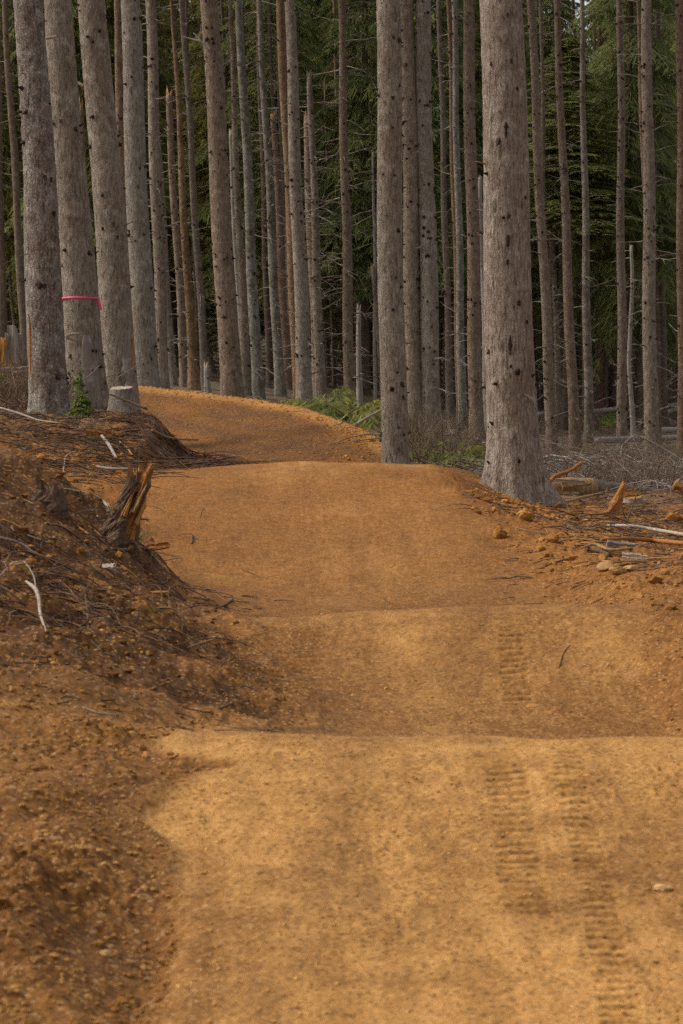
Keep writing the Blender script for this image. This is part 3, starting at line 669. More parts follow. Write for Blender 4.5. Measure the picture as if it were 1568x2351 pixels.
tree(826, 905, 14, 823, 10, 84, 'short snag with a bare white top left of the straight spruce', name='snag', cat='snag', top=720, bark='grey', stub=8, twig=8, tl=(.2, .5), topmat='pale_wood', jag=.6, **B)
tree(862, 880, 8, 857, 5, 95, 'very thin pole with a snapped tip just left of the straight grey spruce', name='snag', cat='snag', bark='grey', top=352, stub=6, twig=10, tl=(.1, .4), **B)
tree(953, 992, 38, 934, 34, 60, 'brown trunk squeezed between the buried spruce and its right neighbour', stub=50, twig=8, crown=3, tint=(1.0, .9, .82), **B)
tree(991, 1027, 45, 969, 35, 60, 'grey spruce dotted with knots, second trunk right of the buried one', stub=110, twig=8, crown=4, tint=(1.02, 1.0, .97), sides=40, step=.09, amp=.006)
tree(1034, 970, 18, 1008, 10, 92, 'dim thin trunk alone in the gap right of the knotted spruce', stub=24, twig=22, tint=(.65, .62, .6), **B)
tree(1063, 947, 20, 1042, 12, 82, 'birch like trunk mottled white and grey in the gap left of the thickest spruce', bark='pale', stub=30, twig=26, tl=(.2, .9), tint=(1.05, 1.05, 1.0), **B)
tree(1058, 955, 17, 1030, 9, 86, 'dim red brown trunk behind the mottled white one', stub=20, twig=14, tint=(.8, .55, .42), **B)
tree(1095, 1017, 33, 1074, 25, 72, 'brown knotty trunk immediately left of the thickest spruce', stub=80, twig=14, crown=5, tint=(.92, .78, .68), sides=36, step=.1, amp=.005)
tree(1119, 972, 17, 1102, 9, 88, 'grey snag with a broken tip behind the brown knotty trunk', name='snag', cat='snag', top=412, bark='grey', stub=14, twig=12, tl=(.2, .6), topmat='pale_wood', **B)
tree(1269, 1050, 25, 1218, 17, 74, 'slim leaning trunk first to the right of the thickest spruce', stub=60, twig=30, crown=0, tint=(.95, .84, .75), **B)
tree(1284, 938, 16, 1264, 8, 96, 'broken thin grey trunk between two slim leaning trunks', name='snag', cat='snag', top=300, stub=30, twig=24, tint=(.85, .78, .74), **B)
tree(1321, 1015, 26, 1277, 14, 78, 'slim brown leaning trunk, second to the right of the thickest spruce', stub=60, twig=30, crown=1, tint=(.84, .72, .64), **B)
tree(1353, 990, 22, 1335, 10, 86, 'slender whitish trunk with pale bands, third right of the thickest spruce', bark='pale', stub=40, twig=26, crown=2, tint=(.92, .84, .78), **B)
tree(1371, 930, 8, 1364, 5, 110, 'thread thin dark stem behind the slender whitish trunk', stub=6, twig=22, tl=(.3, 1.2), tint=(.6, .52, .46), **B)
tree(1380, 925, 8, 1377, 5, 112, 'thread thin reddish stem in the dark gap right of the whitish trunk', stub=6, twig=22, tl=(.3, 1.2), tint=(.75, .45, .32), **B)
tree(1428, 1022, 23, 1424, 14, 80, 'upright slim trunk with short stubs between the whitish trunk and the right pair', stub=90, twig=22, tl=(.15, .7), crown=3, tint=(.9, .82, .76), **B)
tree(1455, 970, 12, 1444, 7, 84, 'crooked barkless snag in front of the right pair of trunks', name='snag', cat='snag', bark='grey', top=570, stub=10, twig=24, tl=(.15, .6), tint=(1, 1, 1), topmat='pale_wood', wob=.08, **B)
tree(1496, 1078, 35, 1484, 22, 66, 'tallest grey trunk of the right pair, dotted with knots', stub=100, twig=14, crown=4, tint=(.98, .9, .84), sides=36, step=.1, amp=.006)
tree(1509, 1040, 24, 1464, 9, 76, 'thin brown trunk half hidden behind the right pair grey trunk', stub=30, twig=24, crown=5, tint=(.85, .68, .58), **B)
tree(1524, 900, 20, 1508, 12, 100, 'dim trunk in the dark gap left of the right picture edge', stub=20, twig=18, tint=(.6, .53, .48), **B)
tree(1569, 1042, 26, 1562, 19, 74, 'brown trunk cut by the right picture edge', stub=50, twig=30, tl=(.2, 1.0), crown=0, tint=(.95, .72, .58), **B)
tree(60, 745, 20, 10, 12, 84, 'dim leaning trunk far behind the jagged stump', stub=20, twig=14, tint=(.75, .66, .58), **B)
tree(4, 720, 20, -8, 16, 90, 'dim trunk cut by the left picture edge above the jagged stump', stub=16, twig=10, tint=(.7, .6, .52), **B)
tree(68, 770, 10, 54, 8, 66, 'thin grey pole behind the leftmost flaky spruce', bark='grey', name='snag', cat='snag', top=240, stub=4, **B)
tree(209, 880, 20, 188, 11, 62, 'thin orange streaked snag seen between the ribboned tree and its right neighbour', name='snag', cat='snag', bark='pale', top=255, stub=6, jag=.6, tint=(1.0, .72, .5), **B)
tree(348, 880, 14, 318, 10, 88, 'thin shaded trunk seen between the berm end spruce and the slim brown one', stub=20, twig=12, tint=(.7, .66, .62), **B)

# --- thin trunks deep in the forest: nothing tells these apart
rg0 = np.random.default_rng(5)
for i in range(104):
    px_ = (20 + 1540 * ((i * .618034) % 1)) ; Yd = rg0.uniform(92, 135); wd = rg0.uniform(.14, .32) * F / Yd
    tp = None if rg0.random() > .3 else rg0.uniform(150, 700)
    bright = rg0.uniform(.45, .9)
    tree(px_, 900, wd, px_ - 22 * (1 - px_ / 1568) * 1.6 + rg0.normal(0, 7) - 8, wd * .6, Yd, 'thin dim bare trunk deep among the far trees', cat='tree', group='thin bare trunks deep in the forest',
         top=tp, stub=14, twig=20, tl=(.3, 1.6), tint=(bright, bright * .88, bright * .8), sides=8, step=1.2, twig_r=.012, tint_tw=(.8, .76, .7))

# --- conifers with hanging boughs behind
def conifer(X, Y, i, H, cz, rg):
    z0 = gz(X, Y) - .1
    root = empty('conifer_tree', (X, Y, z0), 'dark green conifer with hanging boughs behind the bare trunks', 'tree', 'green conifers behind the bare trunks')
    n = 12; zs = np.linspace(0, H * .97, n); r0 = rg.uniform(.13, .24); rs = r0 * (1 - zs / H) + .01
    V, q, cap, fx, fy, fr = trunk_geo(None, 0, zs, rs, 8, i, 0, r0 * .3)
    o = mk('trunk', V, [q, cap], [M['bark']], root); b = rg.uniform(.4, .7); o.color = (b, b * .85, b * .76, 1)
    me = CROWNS[rg.integers(0, 6)]; g = rg.uniform(.75, 1.25); yl = rg.uniform(-.1, .18)
    sc = (H - cz) / 20.0
    add_crown(root, me, cz, (rg.uniform(.85, 1.2), sc), rg.uniform(0, 6.28), (g * (1 + yl), g, g * (1 - yl)))
rg1 = np.random.default_rng(21)
row = 0; cnt = 0
for Yr in (98, 107, 116, 126, 137, 150, 165, 182, 200):
    half = .150 * Yr + 3; sp = 4.0 if Yr < 140 else 3.4
    n = int(2 * half / sp)
    for j in range(n):
        X = -half + (j + .5 + .35 * (row % 2)) * sp + rg1.uniform(-1.2, 1.2); Yj = Yr + rg1.uniform(-3.5, 3.5)
        pxs = 784 + X / Yj * F
        if Yr < 112 and rg1.random() < .35: continue
        H = rg1.uniform(27, 36) if Yr < 150 else rg1.uniform(34, 46)
        cz = rg1.uniform(4.5, 8.5) if Yr < 130 else rg1.uniform(1.0, 4.0)
        if 1290 < pxs < 1390: H = min(H, .150 * Yj + 1.7 - rg1.uniform(.5, 3))
        conifer(X, Yj, cnt, H, cz, rg1); cnt += 1
    row += 1

# ------------------------------------------------------------------ loose things on the ground
def W2P(X, Y, Z):
    dz = Z - CAMZ; d = Y * math.cos(PITCH) - dz * math.sin(PITCH); u = Y * math.sin(PITCH) + dz * math.cos(PITCH)
    return 784 + F * X / d, 1175.5 - F * u / d

def scatter(n, box, yr, seed, pw=1.0):
    """n random ground points that fall inside a box of the picture; depth range yr"""
    rg = np.random.default_rng(seed); out = []; got = 0
    for _ in range(40):
        m = max(4 * n, 2000)
        Y = 1 / rg.uniform(1 / yr[1], 1 / yr[0], m); px = rg.uniform(box[0], box[2], m); X = (px - 784) / F * Y
        z = height(X, Y); qx, qy = W2P(X, Y, z); k = (qy > box[1]) & (qy < box[3])
        out.append(np.stack([X, Y, z], -1)[k]); got += int(k.sum())
        if got >= n: break
    return np.concatenate(out)[:n]

def lying(n, box, yr, seed, L=(.1, .5), r=(.003, .008), mat='twig', name='twig_litter', lift=.012, tints=None, heading=None, sides=4, arch=.25, curl=.35, kind='stuff', label=None, cat=None):
    rg = np.random.default_rng(seed + 900); P0 = scatter(n, box, yr, seed); n = len(P0)
    if n == 0: return None
    ln = rg.uniform(L[0], L[1], n) ** 1.0; a = rg.uniform(0, 2 * np.pi, n) if heading is None else rg.normal(heading[0], heading[1], n)
    K = 7; t = np.linspace(0, 1, K); cv = rg.normal(0, curl, n)
    ang = a[:, None] + cv[:, None] * 2 * (t[None] - .5) * 1.5
    step = ln[:, None] / (K - 1)
    X = P0[:, 0:1] + np.cumsum(np.cos(ang) * step, 1); Y = P0[:, 1:2] + np.cumsum(np.sin(ang) * step, 1)
    Z = height(X, Y, False)
    # stay straight-ish: rest on the two ends and lift the middle a little
    Zl = Z[:, :1] + (Z[:, -1:] - Z[:, :1]) * t[None]
    Z = np.maximum(Z, .5 * Z + .5 * Zl) + lift + rg.uniform(0, 1, n)[:, None] * arch * ln[:, None] * (t * (1 - t))[None] * 1.2
    rr = rg.uniform(r[0], r[1], n)[:, None] * (1 - .65 * t)[None]
    V, q = tubes(np.stack([X, Y, Z], -1), rr, sides)
    o = mk(name, V, q, M[mat]); o['kind'] = kind
    if tints: o.color = (*tints, 1)
    if label: o['label'] = label
    if cat: o['category'] = cat
    return o

def rubble(n, box, yr, seed, size, mat, name, tint=(1, 1, 1), keep=None, label=None):
    P = scatter(n, box, yr, seed)
    if keep is not None:
        z, tr, fl, be, XL, XR = height(P[:, 0], P[:, 1], True, True); P = P[keep(P, tr, fl, be, XL, XR)]
    rg = np.random.default_rng(seed + 5); sz = np.clip(rg.lognormal(math.log(size[0]), size[1], len(P)), size[0] * .4, size[2])
    V, Fc = rocks(P + np.stack([0 * sz, 0 * sz, sz * .12], -1), sz, I1, seed, .75)
    o = mk(name, V, Fc, M[mat], smooth=False); o['kind'] = 'stuff'; o.color = (*tint, 1)
    if label: o['label'] = label
    return o

rough = lambda P, tr, fl, be, XL, XR: (tr < .55) & (np.random.default_rng(1).uniform(0, 1, len(P)) < .35 + .65 * sstep(-.2, .4, noise(P[:, 0] * 1.7, P[:, 1] * 1.7, 77)))
ontrail = lambda P, tr, fl, be, XL, XR: (tr >= .5) & (np.random.default_rng(2).uniform(0, 1, len(P)) < .25 + .75 * sstep(-.1, .5, noise(P[:, 0] * 1.4, P[:, 1] * .9, 78)))
rubble(42000, (-250, 1040, 1800, 2500), (4.6, 36), 1, (.0055, .45, .018), 'clod', 'dirt_rubble', keep=rough)
rubble(3000, (-250, 1040, 1800, 1900), (8.5, 36), 2, (.010, .45, .034), 'clod', 'dirt_rubble', tint=(.8, .72, .65), keep=rough)
rubble(30000, (-100, 1040, 1700, 2500), (4.6, 36), 3, (.0030, .45, .011), 'clod', 'path_gravel', tint=(1.55, 1.65, 1.8), keep=ontrail)
rubble(3000, (300, 880, 900, 1070), (31, 50), 4, (.009, .4, .022), 'clod', 'berm_gravel', tint=(1.0, .85, .6), keep=lambda P, tr, fl, be, XL, XR: be > .3)
rubble(5000, (300, 880, 900, 1010), (34, 50), 44, (.011, .45, .032), 'clod', 'berm_gravel', tint=(1.2, 1.05, .8), keep=lambda P, tr, fl, be, XL, XR: (be > .1) & (np.abs(lip_dist(P[:, 0], P[:, 1])[0]) < .45))
rubble(900, (700, 980, 900, 1062), (30, 42), 5, (.013, .45, .045), 'clod', 'berm_rubble', tint=(1.1, 1.05, .9), keep=lambda P, tr, fl, be, XL, XR: (np.random.default_rng(3).uniform(0, 1, len(P)) < np.exp(-((P[:, 0] - .35) / .35) ** 2)))
rubble(1500, (1060, 1150, 1568, 1400), (14, 30), 6, (.014, .5, .05), 'clod', 'bank_rubble', tint=(1.05, 1.0, .95), keep=rough)

rubble(1500, (-60, 1040, 560, 1560), (11, 34), 7, (.012, .5, .045), 'clod', 'dark_rubble', tint=(.42, .36, .32), keep=rough)
rubble(300, (-60, 1040, 420, 1400), (12, 34), 8, (.017, .5, .05), 'clod', 'bank_rubble', tint=(.95, .88, .8), keep=rough)
rubble(900, (1075, 1125, 1310, 1215), (25, 31), 9, (.018, .5, .06), 'clod', 'bank_rubble', tint=(1.0, .9, .8))
lying(120, (1090, 1140, 1320, 1215), (24, 31), 91, (.1, .5), (.003, .009), 'brown', 'root_litter', arch=.4)
lying(75, (-20, 1060, 460, 1480), (12, 24), 101, (.2, .7), (.003, .009), 'brown', 'root_litter', arch=.5, curl=.9)
lying(60, (-20, 1150, 420, 1480), (12, 20), 102, (.2, .8), (.003, .007), 'twig', 'root_litter', arch=.7, curl=.9, tints=(.62, .45, .33))
# dark twigs, roots and bark bits
lying(330, (-40, 1240, 620, 1700), (10, 19), 11, (.04, .20), (.0018, .005), 'brown', 'root_litter')
lying(230, (-40, 1230, 320, 1450), (12, 19), 12, (.12, .5), (.002, .005), 'twig', 'twig_litter', tints=(.34, .22, .16), arch=.6, curl=.8)
lying(900, (-20, 905, 480, 1075), (26, 38), 13, (.15, .8), (.003, .009), 'twig', 'twig_litter', tints=(.40, .27, .19), arch=.5)
lying(420, (240, 950, 470, 1075), (28, 38), 14, (.4, 1.2), (.005, .012), 'twig', 'twig_litter', tints=(.34, .23, .17), heading=(-.9, .45), arch=.35)
lying(260, (-20, 1000, 330, 1100), (24, 34), 15, (.3, 1.0), (.004, .010), 'brown', 'root_litter', arch=.4)
lying(420, (1300, 1075, 1620, 1290), (23, 42), 16, (.12, .7), (.003, .009), 'twig', 'twig_litter', tints=(.6, .46, .36), arch=.5, curl=.6)
lying(260, (1300, 1150, 1620, 1330), (19, 32), 161, (.06, .3), (.004, .012), 'brown', 'bark_litter', arch=.2)
lying(40, (1330, 1090, 1620, 1280), (22, 40), 162, (.4, 1.2), (.006, .013), 'twig', 'branch_litter', arch=.5, curl=.5, tints=(.8, .6, .42))
lying(200, (1150, 1200, 1620, 1420), (15, 32), 17, (.06, .28), (.0025, .006), 'brown', 'root_litter')
lying(380, (1230, 1080, 1620, 1300), (20, 40), 18, (.05, .22), (.005, .016), 'wood', 'wood_chip_litter', arch=.1, curl=.1)
lying(140, (-20, 1040, 320, 1330), (15, 34), 19, (.04, .15), (.004, .012), 'wood', 'wood_chip_litter', arch=.1, curl=.1)
lying(110, (-20, 940, 320, 1330), (15, 36), 20, (.04, .2), (.003, .009), 'pale_wood', 'wood_chip_litter', arch=.1, curl=.1)
lying(1500, (930, 890, 1640, 1110), (38, 120), 21, (.5, 2.2), (.008, .022), 'twig', 'branch_litter', tints=(.85, .75, .66), arch=.25)
lying(260, (-40, 820, 160, 960), (36, 70), 22, (.4, 1.8), (.007, .02), 'twig', 'branch_litter', tints=(.8, .68, .58), arch=.4)
lying(260, (560, 880, 900, 960), (47, 80), 23, (.4, 1.6), (.006, .016), 'twig', 'branch_litter', tints=(.8, .72, .62), arch=.4)

def brush(n, box, yr, seed, hh, name, tint, lean=.5, r=.008, per=14):
    """bare thicket: each bush is a fan of thin stems with forks"""
    rg = np.random.default_rng(seed + 70); C = scatter(n, box, yr, seed); n = len(C); m = n * per
    k = np.repeat(np.arange(n), per); t = np.linspace(0, 1, 6); H = rg.uniform(hh[0], hh[1], m); a = rg.uniform(0, 6.28, m); ln = rg.uniform(.1, lean, m) * H * 1.6
    P = C[k][:, None] + rg.normal(0, .12, (m, 1, 3)) * [1, 1, 0]
    P = P + np.stack([np.cos(a)[:, None] * ln[:, None] * t ** 1.4, np.sin(a)[:, None] * ln[:, None] * t ** 1.4, H[:, None] * t - .35 * ln[:, None] * t ** 2.5], -1)
    P += np.cumsum(rg.normal(0, .02, P.shape), 1) * H[:, None, None]
    o1 = tubes(P, (r * rg.uniform(.6, 1.5, m))[:, None] * (1 - .75 * t)[None], 4)
    mm = m * 3; kk = rg.integers(0, m, mm); s = rg.integers(1, 5, mm); b = P[kk, s]; t2 = np.linspace(0, 1, 4)
    d = P[kk, s + 1] - P[kk, s - 1]; d /= np.linalg.norm(d, axis=1, keepdims=True) + 1e-6; d = d + rg.normal(0, .55, d.shape); L2 = H[kk] * rg.uniform(.15, .45, mm)
    P2 = b[:, None] + d[:, None] * (L2[:, None] * t2)[..., None]; P2[:, :, 2] -= .2 * L2[:, None] * t2 ** 2
    o2 = tubes(P2, r * .55 * (1 - .7 * t2)[None] * np.ones((mm, 1)), 3)
    V, Fs, _ = join([o1, o2]); o = mk(name, V, Fs, M['twig']); o.color = (*tint, 1); o['kind'] = 'stuff'
    return o
brush(55, (1230, 1000, 1640, 1130), (34, 70), 31, (.3, 1.3), 'bare_undergrowth', (.74, .66, .58), r=.008, lean=1.3, per=8)
lying(260, (1230, 980, 1640, 1130), (33, 70), 311, (.6, 2.0), (.006, .018), 'grey', 'branch_litter', arch=.6, curl=.5)
brush(36, (1240, 1060, 1640, 1130), (37, 46), 32, (.25, .9), 'bare_undergrowth', (.85, .76, .68), r=.006, lean=1.4, per=8)
lying(90, (1230, 1000, 1640, 1120), (36, 60), 312, (1.0, 3.0), (.010, .024), 'grey', 'branch_litter', arch=.9, curl=.5, lift=.12)
brush(46, (935, 985, 1125, 1075), (36, 60), 33, (.3, 1.1), 'bare_undergrowth', (.72, .64, .52), r=.007)
brush(60, (-40, 850, 165, 960), (36, 60), 34, (.3, 1.1), 'bare_undergrowth', (.7, .55, .45), r=.007, lean=.9)
brush(60, (930, 905, 1640, 1000), (75, 130), 35, (.4, 1.4), 'bare_undergrowth', (.6, .52, .45), r=.012)

# ------------------------------------------------------------------ single sticks, logs, stones, stumps
def rod(name, pts, rad, mat, label, cat, sides=8, group=None, tint=None, parent=None, n=None, wobble=.0, seed=0, taper=None):
    """a limb through world points; one mesh whose origin is its first point"""
    pts = np.asarray(pts, float); n = n or max(6, 4 * len(pts)); s = np.linspace(0, 1, len(pts)); t = np.linspace(0, 1, n)
    P = np.stack([np.interp(t, s, pts[:, k]) for k in range(3)], -1)
    for _ in range(2 if len(pts) > 2 else 0): P[1:-1] = .25 * P[:-2] + .5 * P[1:-1] + .25 * P[2:]
    if wobble: P += np.cumsum(np.random.default_rng(seed).normal(0, wobble, P.shape), 0)
    rr = np.interp(t, np.linspace(0, 1, len(rad)), rad); O = P[0].copy()
    if wobble or len(rad) > 1: rr = rr * (1 + .12 * noise(t * 7 + seed, t * 0, 9))
    V, q = tubes((P - O)[None], rr[None], sides); K = n * sides
    V = np.concatenate([V, [(P[0] - O), (P[-1] - O)]]); a = np.arange(sides); nx = np.roll(a, -1)
    c0 = np.stack([nx, a, np.full(sides, K)], -1); c1 = np.stack([a + K - sides, nx + K - sides, np.full(sides, K + 1)], -1)
    o = mk(name, V, [q, c0, c1], [M[mat]], parent); o.location = O
    if label: tag(o, label, cat, group)
    if tint: o.color = (*tint, 1)
    return o

def ground_stick(name, pix, rad, mat, label, cat='stick', lift=None, **k):
    P = [hit(*p) for p in pix]; lift = max(rad) * .7 if lift is None else lift
    P = [p + np.array((0, 0, lift if np.isscalar(lift) else lift[i])) for i, p in enumerate(P)]
    return rod(name, P, rad, mat, label, cat, **k)

def shard(name, p0, p1, w0, w1, th, mat, label=None, cat=None, parent=None, seed=0, ends=.3, n=9, face=(0, -1, 0)):
    """a split, ragged plank of wood between two points"""
    rg = np.random.default_rng(seed); p0 = np.asarray(p0, float); p1 = np.asarray(p1, float); O = p0.copy(); d = p1 - p0; L = np.linalg.norm(d); d /= L
    f = np.asarray(face, float); sx = np.cross(d, f); sx /= np.linalg.norm(sx); fy = np.cross(sx, d)
    t = np.linspace(0, 1, n); cw = 6; u = np.linspace(-1, 1, cw)
    W = (w0 + (w1 - w0) * t) / 2 * (1 + .16 * rg.normal(size=n)); V = []
    for side in (1, -1):
        for i in range(n):
            for j in range(cw):
                tt = t[i]
                if i == n - 1: tt = t[i] - ends * abs(rg.normal()) * .5 * (1 if j % 2 else .3)
                bulge = th / 2 * side * (1 - .5 * u[j] ** 2) * (1 + .5 * rg.normal() * .5) + .3 * th * math.sin(3 * u[j] + seed)
                V.append(d * (tt * L) + sx * W[i] * u[j] + fy * bulge)
    V = np.array(V); g = np.arange(n * cw).reshape(n, cw); h = g + n * cw
    q = lambda a: np.stack([a[:-1, :-1], a[:-1, 1:], a[1:, 1:], a[1:, :-1]], -1).reshape(-1, 4)
    fl = [q(g), q(h)[:, ::-1]]
    rim = np.concatenate([g[0], g[1:, -1], g[-1, ::-1][1:], g[::-1, 0][1:-1]]); rn = np.roll(rim, -1)
    fl.append(np.stack([rn, rim, rim + n * cw, rn + n * cw], -1))
    o = mk(name, V, fl, [M[mat]], parent, smooth=False)
    o.location = O
    if label: tag(o, label, cat)
    return o

def boulder(px, py, wpx, hpx, label, mat='clod', name='dirt_clod', cat='clod', tint=None, seed=0, sink=.3, group=None):
    p = hit(px, py + hpx * .35); px_m = p[1] / F; a = wpx * px_m / 2; c = hpx * px_m / 2
    v, f = I4; rg = np.random.default_rng(seed)
    r = 1 + .22 * noise(v[:, 0] * 1.6 + seed, v[:, 1] * 1.6 + v[:, 2] * 1.3, seed) + .10 * noise(v[:, 0] * 4 + v[:, 2] * 3, v[:, 1] * 4 + seed, seed + 1) + .05 * noise(v[:, 0] * 10, v[:, 1] * 10 + v[:, 2] * 8, seed + 2)
    r = r + .09 * (1 - np.abs(noise(v[:, 0] * 6 + seed, v[:, 1] * 6 + v[:, 2] * 5, seed + 4))) + .035 * noise(v[:, 0] * 19, v[:, 1] * 19 + v[:, 2] * 15, seed + 5)
    V = v * r[:, None]
    for k in range(7):
        nrm = rg.normal(size=3); nrm /= np.linalg.norm(nrm); dd = V @ nrm; V = V - nrm[None] * np.maximum(dd - .80, 0)[:, None] * .85
    V = V * [a, a * rg.uniform(.7, 1.0), c]
    o = mk(name, V, f, M[mat]); o.location = (p[0], p[1], p[2] + c * (1 - 2 * sink)); tag(o, label, cat, group)
    if tint: o.color = (*tint, 1)
    return o

# clods and stones on the right bank
boulder(1147, 1224, 36, 30, 'big square cornered clod on the right bank below the thickest spruce', seed=1, tint=(1.0, .9, .8))
boulder(1392, 1300, 44, 26, 'rounded tan stone under the grey poles, left one of a loose trio', 'stone', 'stone', 'stone', seed=2)
boulder(1416, 1310, 36, 20, 'flat pale tan stone lowest of a loose trio on the right bank', 'stone', 'stone', 'stone', seed=3, tint=(1.05, 1.05, 1))
boulder(1450, 1303, 36, 18, 'oval tan stone, right one of a loose trio below the rotten wood', 'stone', 'stone', 'stone', seed=4)
boulder(1268, 1236, 30, 22, 'crumbly ochre clod midway down the right bank', seed=5, tint=(1.15, 1.1, 1.0))
boulder(1240, 1258, 22, 18, 'small ochre clod beside a crumbly bigger clod on the right bank', seed=15, tint=(1.2, 1.15, 1.05))
boulder(1205, 1180, 34, 26, 'ochre clod heaped against the flared foot of the thickest spruce', seed=6, tint=(1.05, .95, .85))
boulder(1545, 1190, 40, 34, 'brown clod near the right picture edge among sticks', seed=7, tint=(.9, .75, .6))
boulder(1505, 1332, 30, 20, 'brown clod at the right end of the second roller', seed=8, tint=(.7, .6, .5))
boulder(242, 2188, 32, 18, 'small pale stone on the rough dirt in the lower left corner', 'stone', 'stone', 'stone', seed=10, tint=(1.3, 1.3, 1.35))
boulder(1523, 2035, 44, 20, 'cream coloured stone pressed into the trail at lower right', 'stone', 'stone', 'stone', seed=11, tint=(1.6, 1.75, 1.9), sink=.42)
boulder(96, 1052, 26, 20, 'ochre clod on the skyline of the left mound', seed=12, tint=(1.2, 1.0, .8))
boulder(170, 1062, 22, 16, 'tan clod in the hollow behind the left mound', seed=13, tint=(1.1, 1.0, .9))
boulder(210, 1090, 14, 10, 'small dull clod in the hollow behind the left mound, lower right of a tan one', seed=14, tint=(.9, .8, .7))

# sticks on the left bank
ground_stick('branch', [(150, 1130), (190, 1136), (225, 1145), (243, 1160), (248, 1178)], [.006, .010, .014, .017, .012], 'pale_wood', 'curved white branch lying behind the splintered stump', 'branch')
ground_stick('twig', [(248, 1160), (256, 1176)], [.010, .004], 'pale_wood', 'stubby white twig at the thick end of the curved white branch', 'twig')
ground_stick('branch', [(145, 1090), (150, 1060), (172, 1045)], [.004, .007, .009], 'pale_wood', 'hooked pale twig standing in the hollow behind the mound', 'branch', lift=[.01, .05, .04])
ground_stick('root', [(60, 1350), (82, 1378), (90, 1400), (92, 1430), (106, 1458)], [.007, .012, .010, .008, .005], 'pale_wood', 'bent white root on the dark left mound', 'root', lift=[.03, .06, .05, .04, .015])
ground_stick('root', [(0, 1340), (30, 1325), (58, 1330), (80, 1352), (84, 1385)], [.004, .004, .004, .004, .003], 'grey', 'thin grey root arching over to the bent white root', 'root', lift=[.03, .08, .09, .06, .03])
ground_stick('twig', [(85, 1335), (130, 1330), (175, 1312), (225, 1290)], [.0045, .005, .004, .0025], 'brown', 'long thin brown twig rising rightward across the dark mound', 'twig', lift=[.02, .06, .05, .02])
ground_stick('twig', [(130, 1420), (170, 1412), (215, 1408)], [.004, .005, .004], 'brown', 'level brown twig below the long thin brown twig', 'twig')
ground_stick('root', [(195, 1360), (200, 1400), (202, 1440), (205, 1470), (235, 1500)], [.006, .007, .006, .005, .004], 'brown', 'upright wavy brown root right of the bent white root', 'root')
ground_stick('stick', [(-10, 1252), (45, 1268), (92, 1287)], [.009, .008, .006], 'grey', 'straight grey stick poking in from the left edge above the dark mound', 'stick', lift=[.05, .05, .02])
ground_stick('root', [(245, 1262), (285, 1268), (330, 1258), (352, 1280), (390, 1320), (430, 1345)], [.008, .013, .010, .010, .008, .004], 'brown', 'dark sinuous root running below the splintered stump', 'root')
ground_stick('twig', [(495, 1400), (515, 1392), (535, 1378)], [.006, .008, .007], 'brown', 'short dark twig where the mound meets the second roller', 'twig')
ground_stick('twig', [(445, 1375), (480, 1380)], [.007, .005], 'brown', 'short dark twig half buried left of a matching twig by the roller', 'twig')
ground_stick('twig', [(505, 1630), (530, 1622), (570, 1612)], [.007, .006, .004], 'brown', 'forked looking dark twig on bare dirt left of the first roller', 'twig')
ground_stick('twig', [(320, 1595), (350, 1585), (378, 1570)], [.004, .005, .003], 'wood', 'tan twig lying alone on the lower left slope', 'twig')
ground_stick('twig', [(190, 1625), (225, 1642), (272, 1645)], [.003, .0045, .004], 'pale_wood', 'thin grey twig alone on the dirt left of the trail', 'twig')
ground_stick('twig', [(555, 1310), (590, 1322), (602, 1330)], [.003, .004, .002], 'brown', 'hair thin dark twig on the face of the tabletop jump', 'twig')
ground_stick('twig', [(440, 1250), (442, 1236)], [.009, .007], 'brown', 'dark twig stub standing in the trail face right of the splintered stump', 'twig', lift=[0, .03])
ground_stick('twig', [(1283, 1535), (1290, 1510), (1298, 1495), (1308, 1484)], [.004, .0035, .003, .002], 'brown', 'curved dark twig on the trail right of the tread marks', 'twig')
ground_stick('twig', [(880, 1412), (884, 1375)], [.0025, .0015], 'brown', 'hair thin twig on the second roller crest', 'twig')

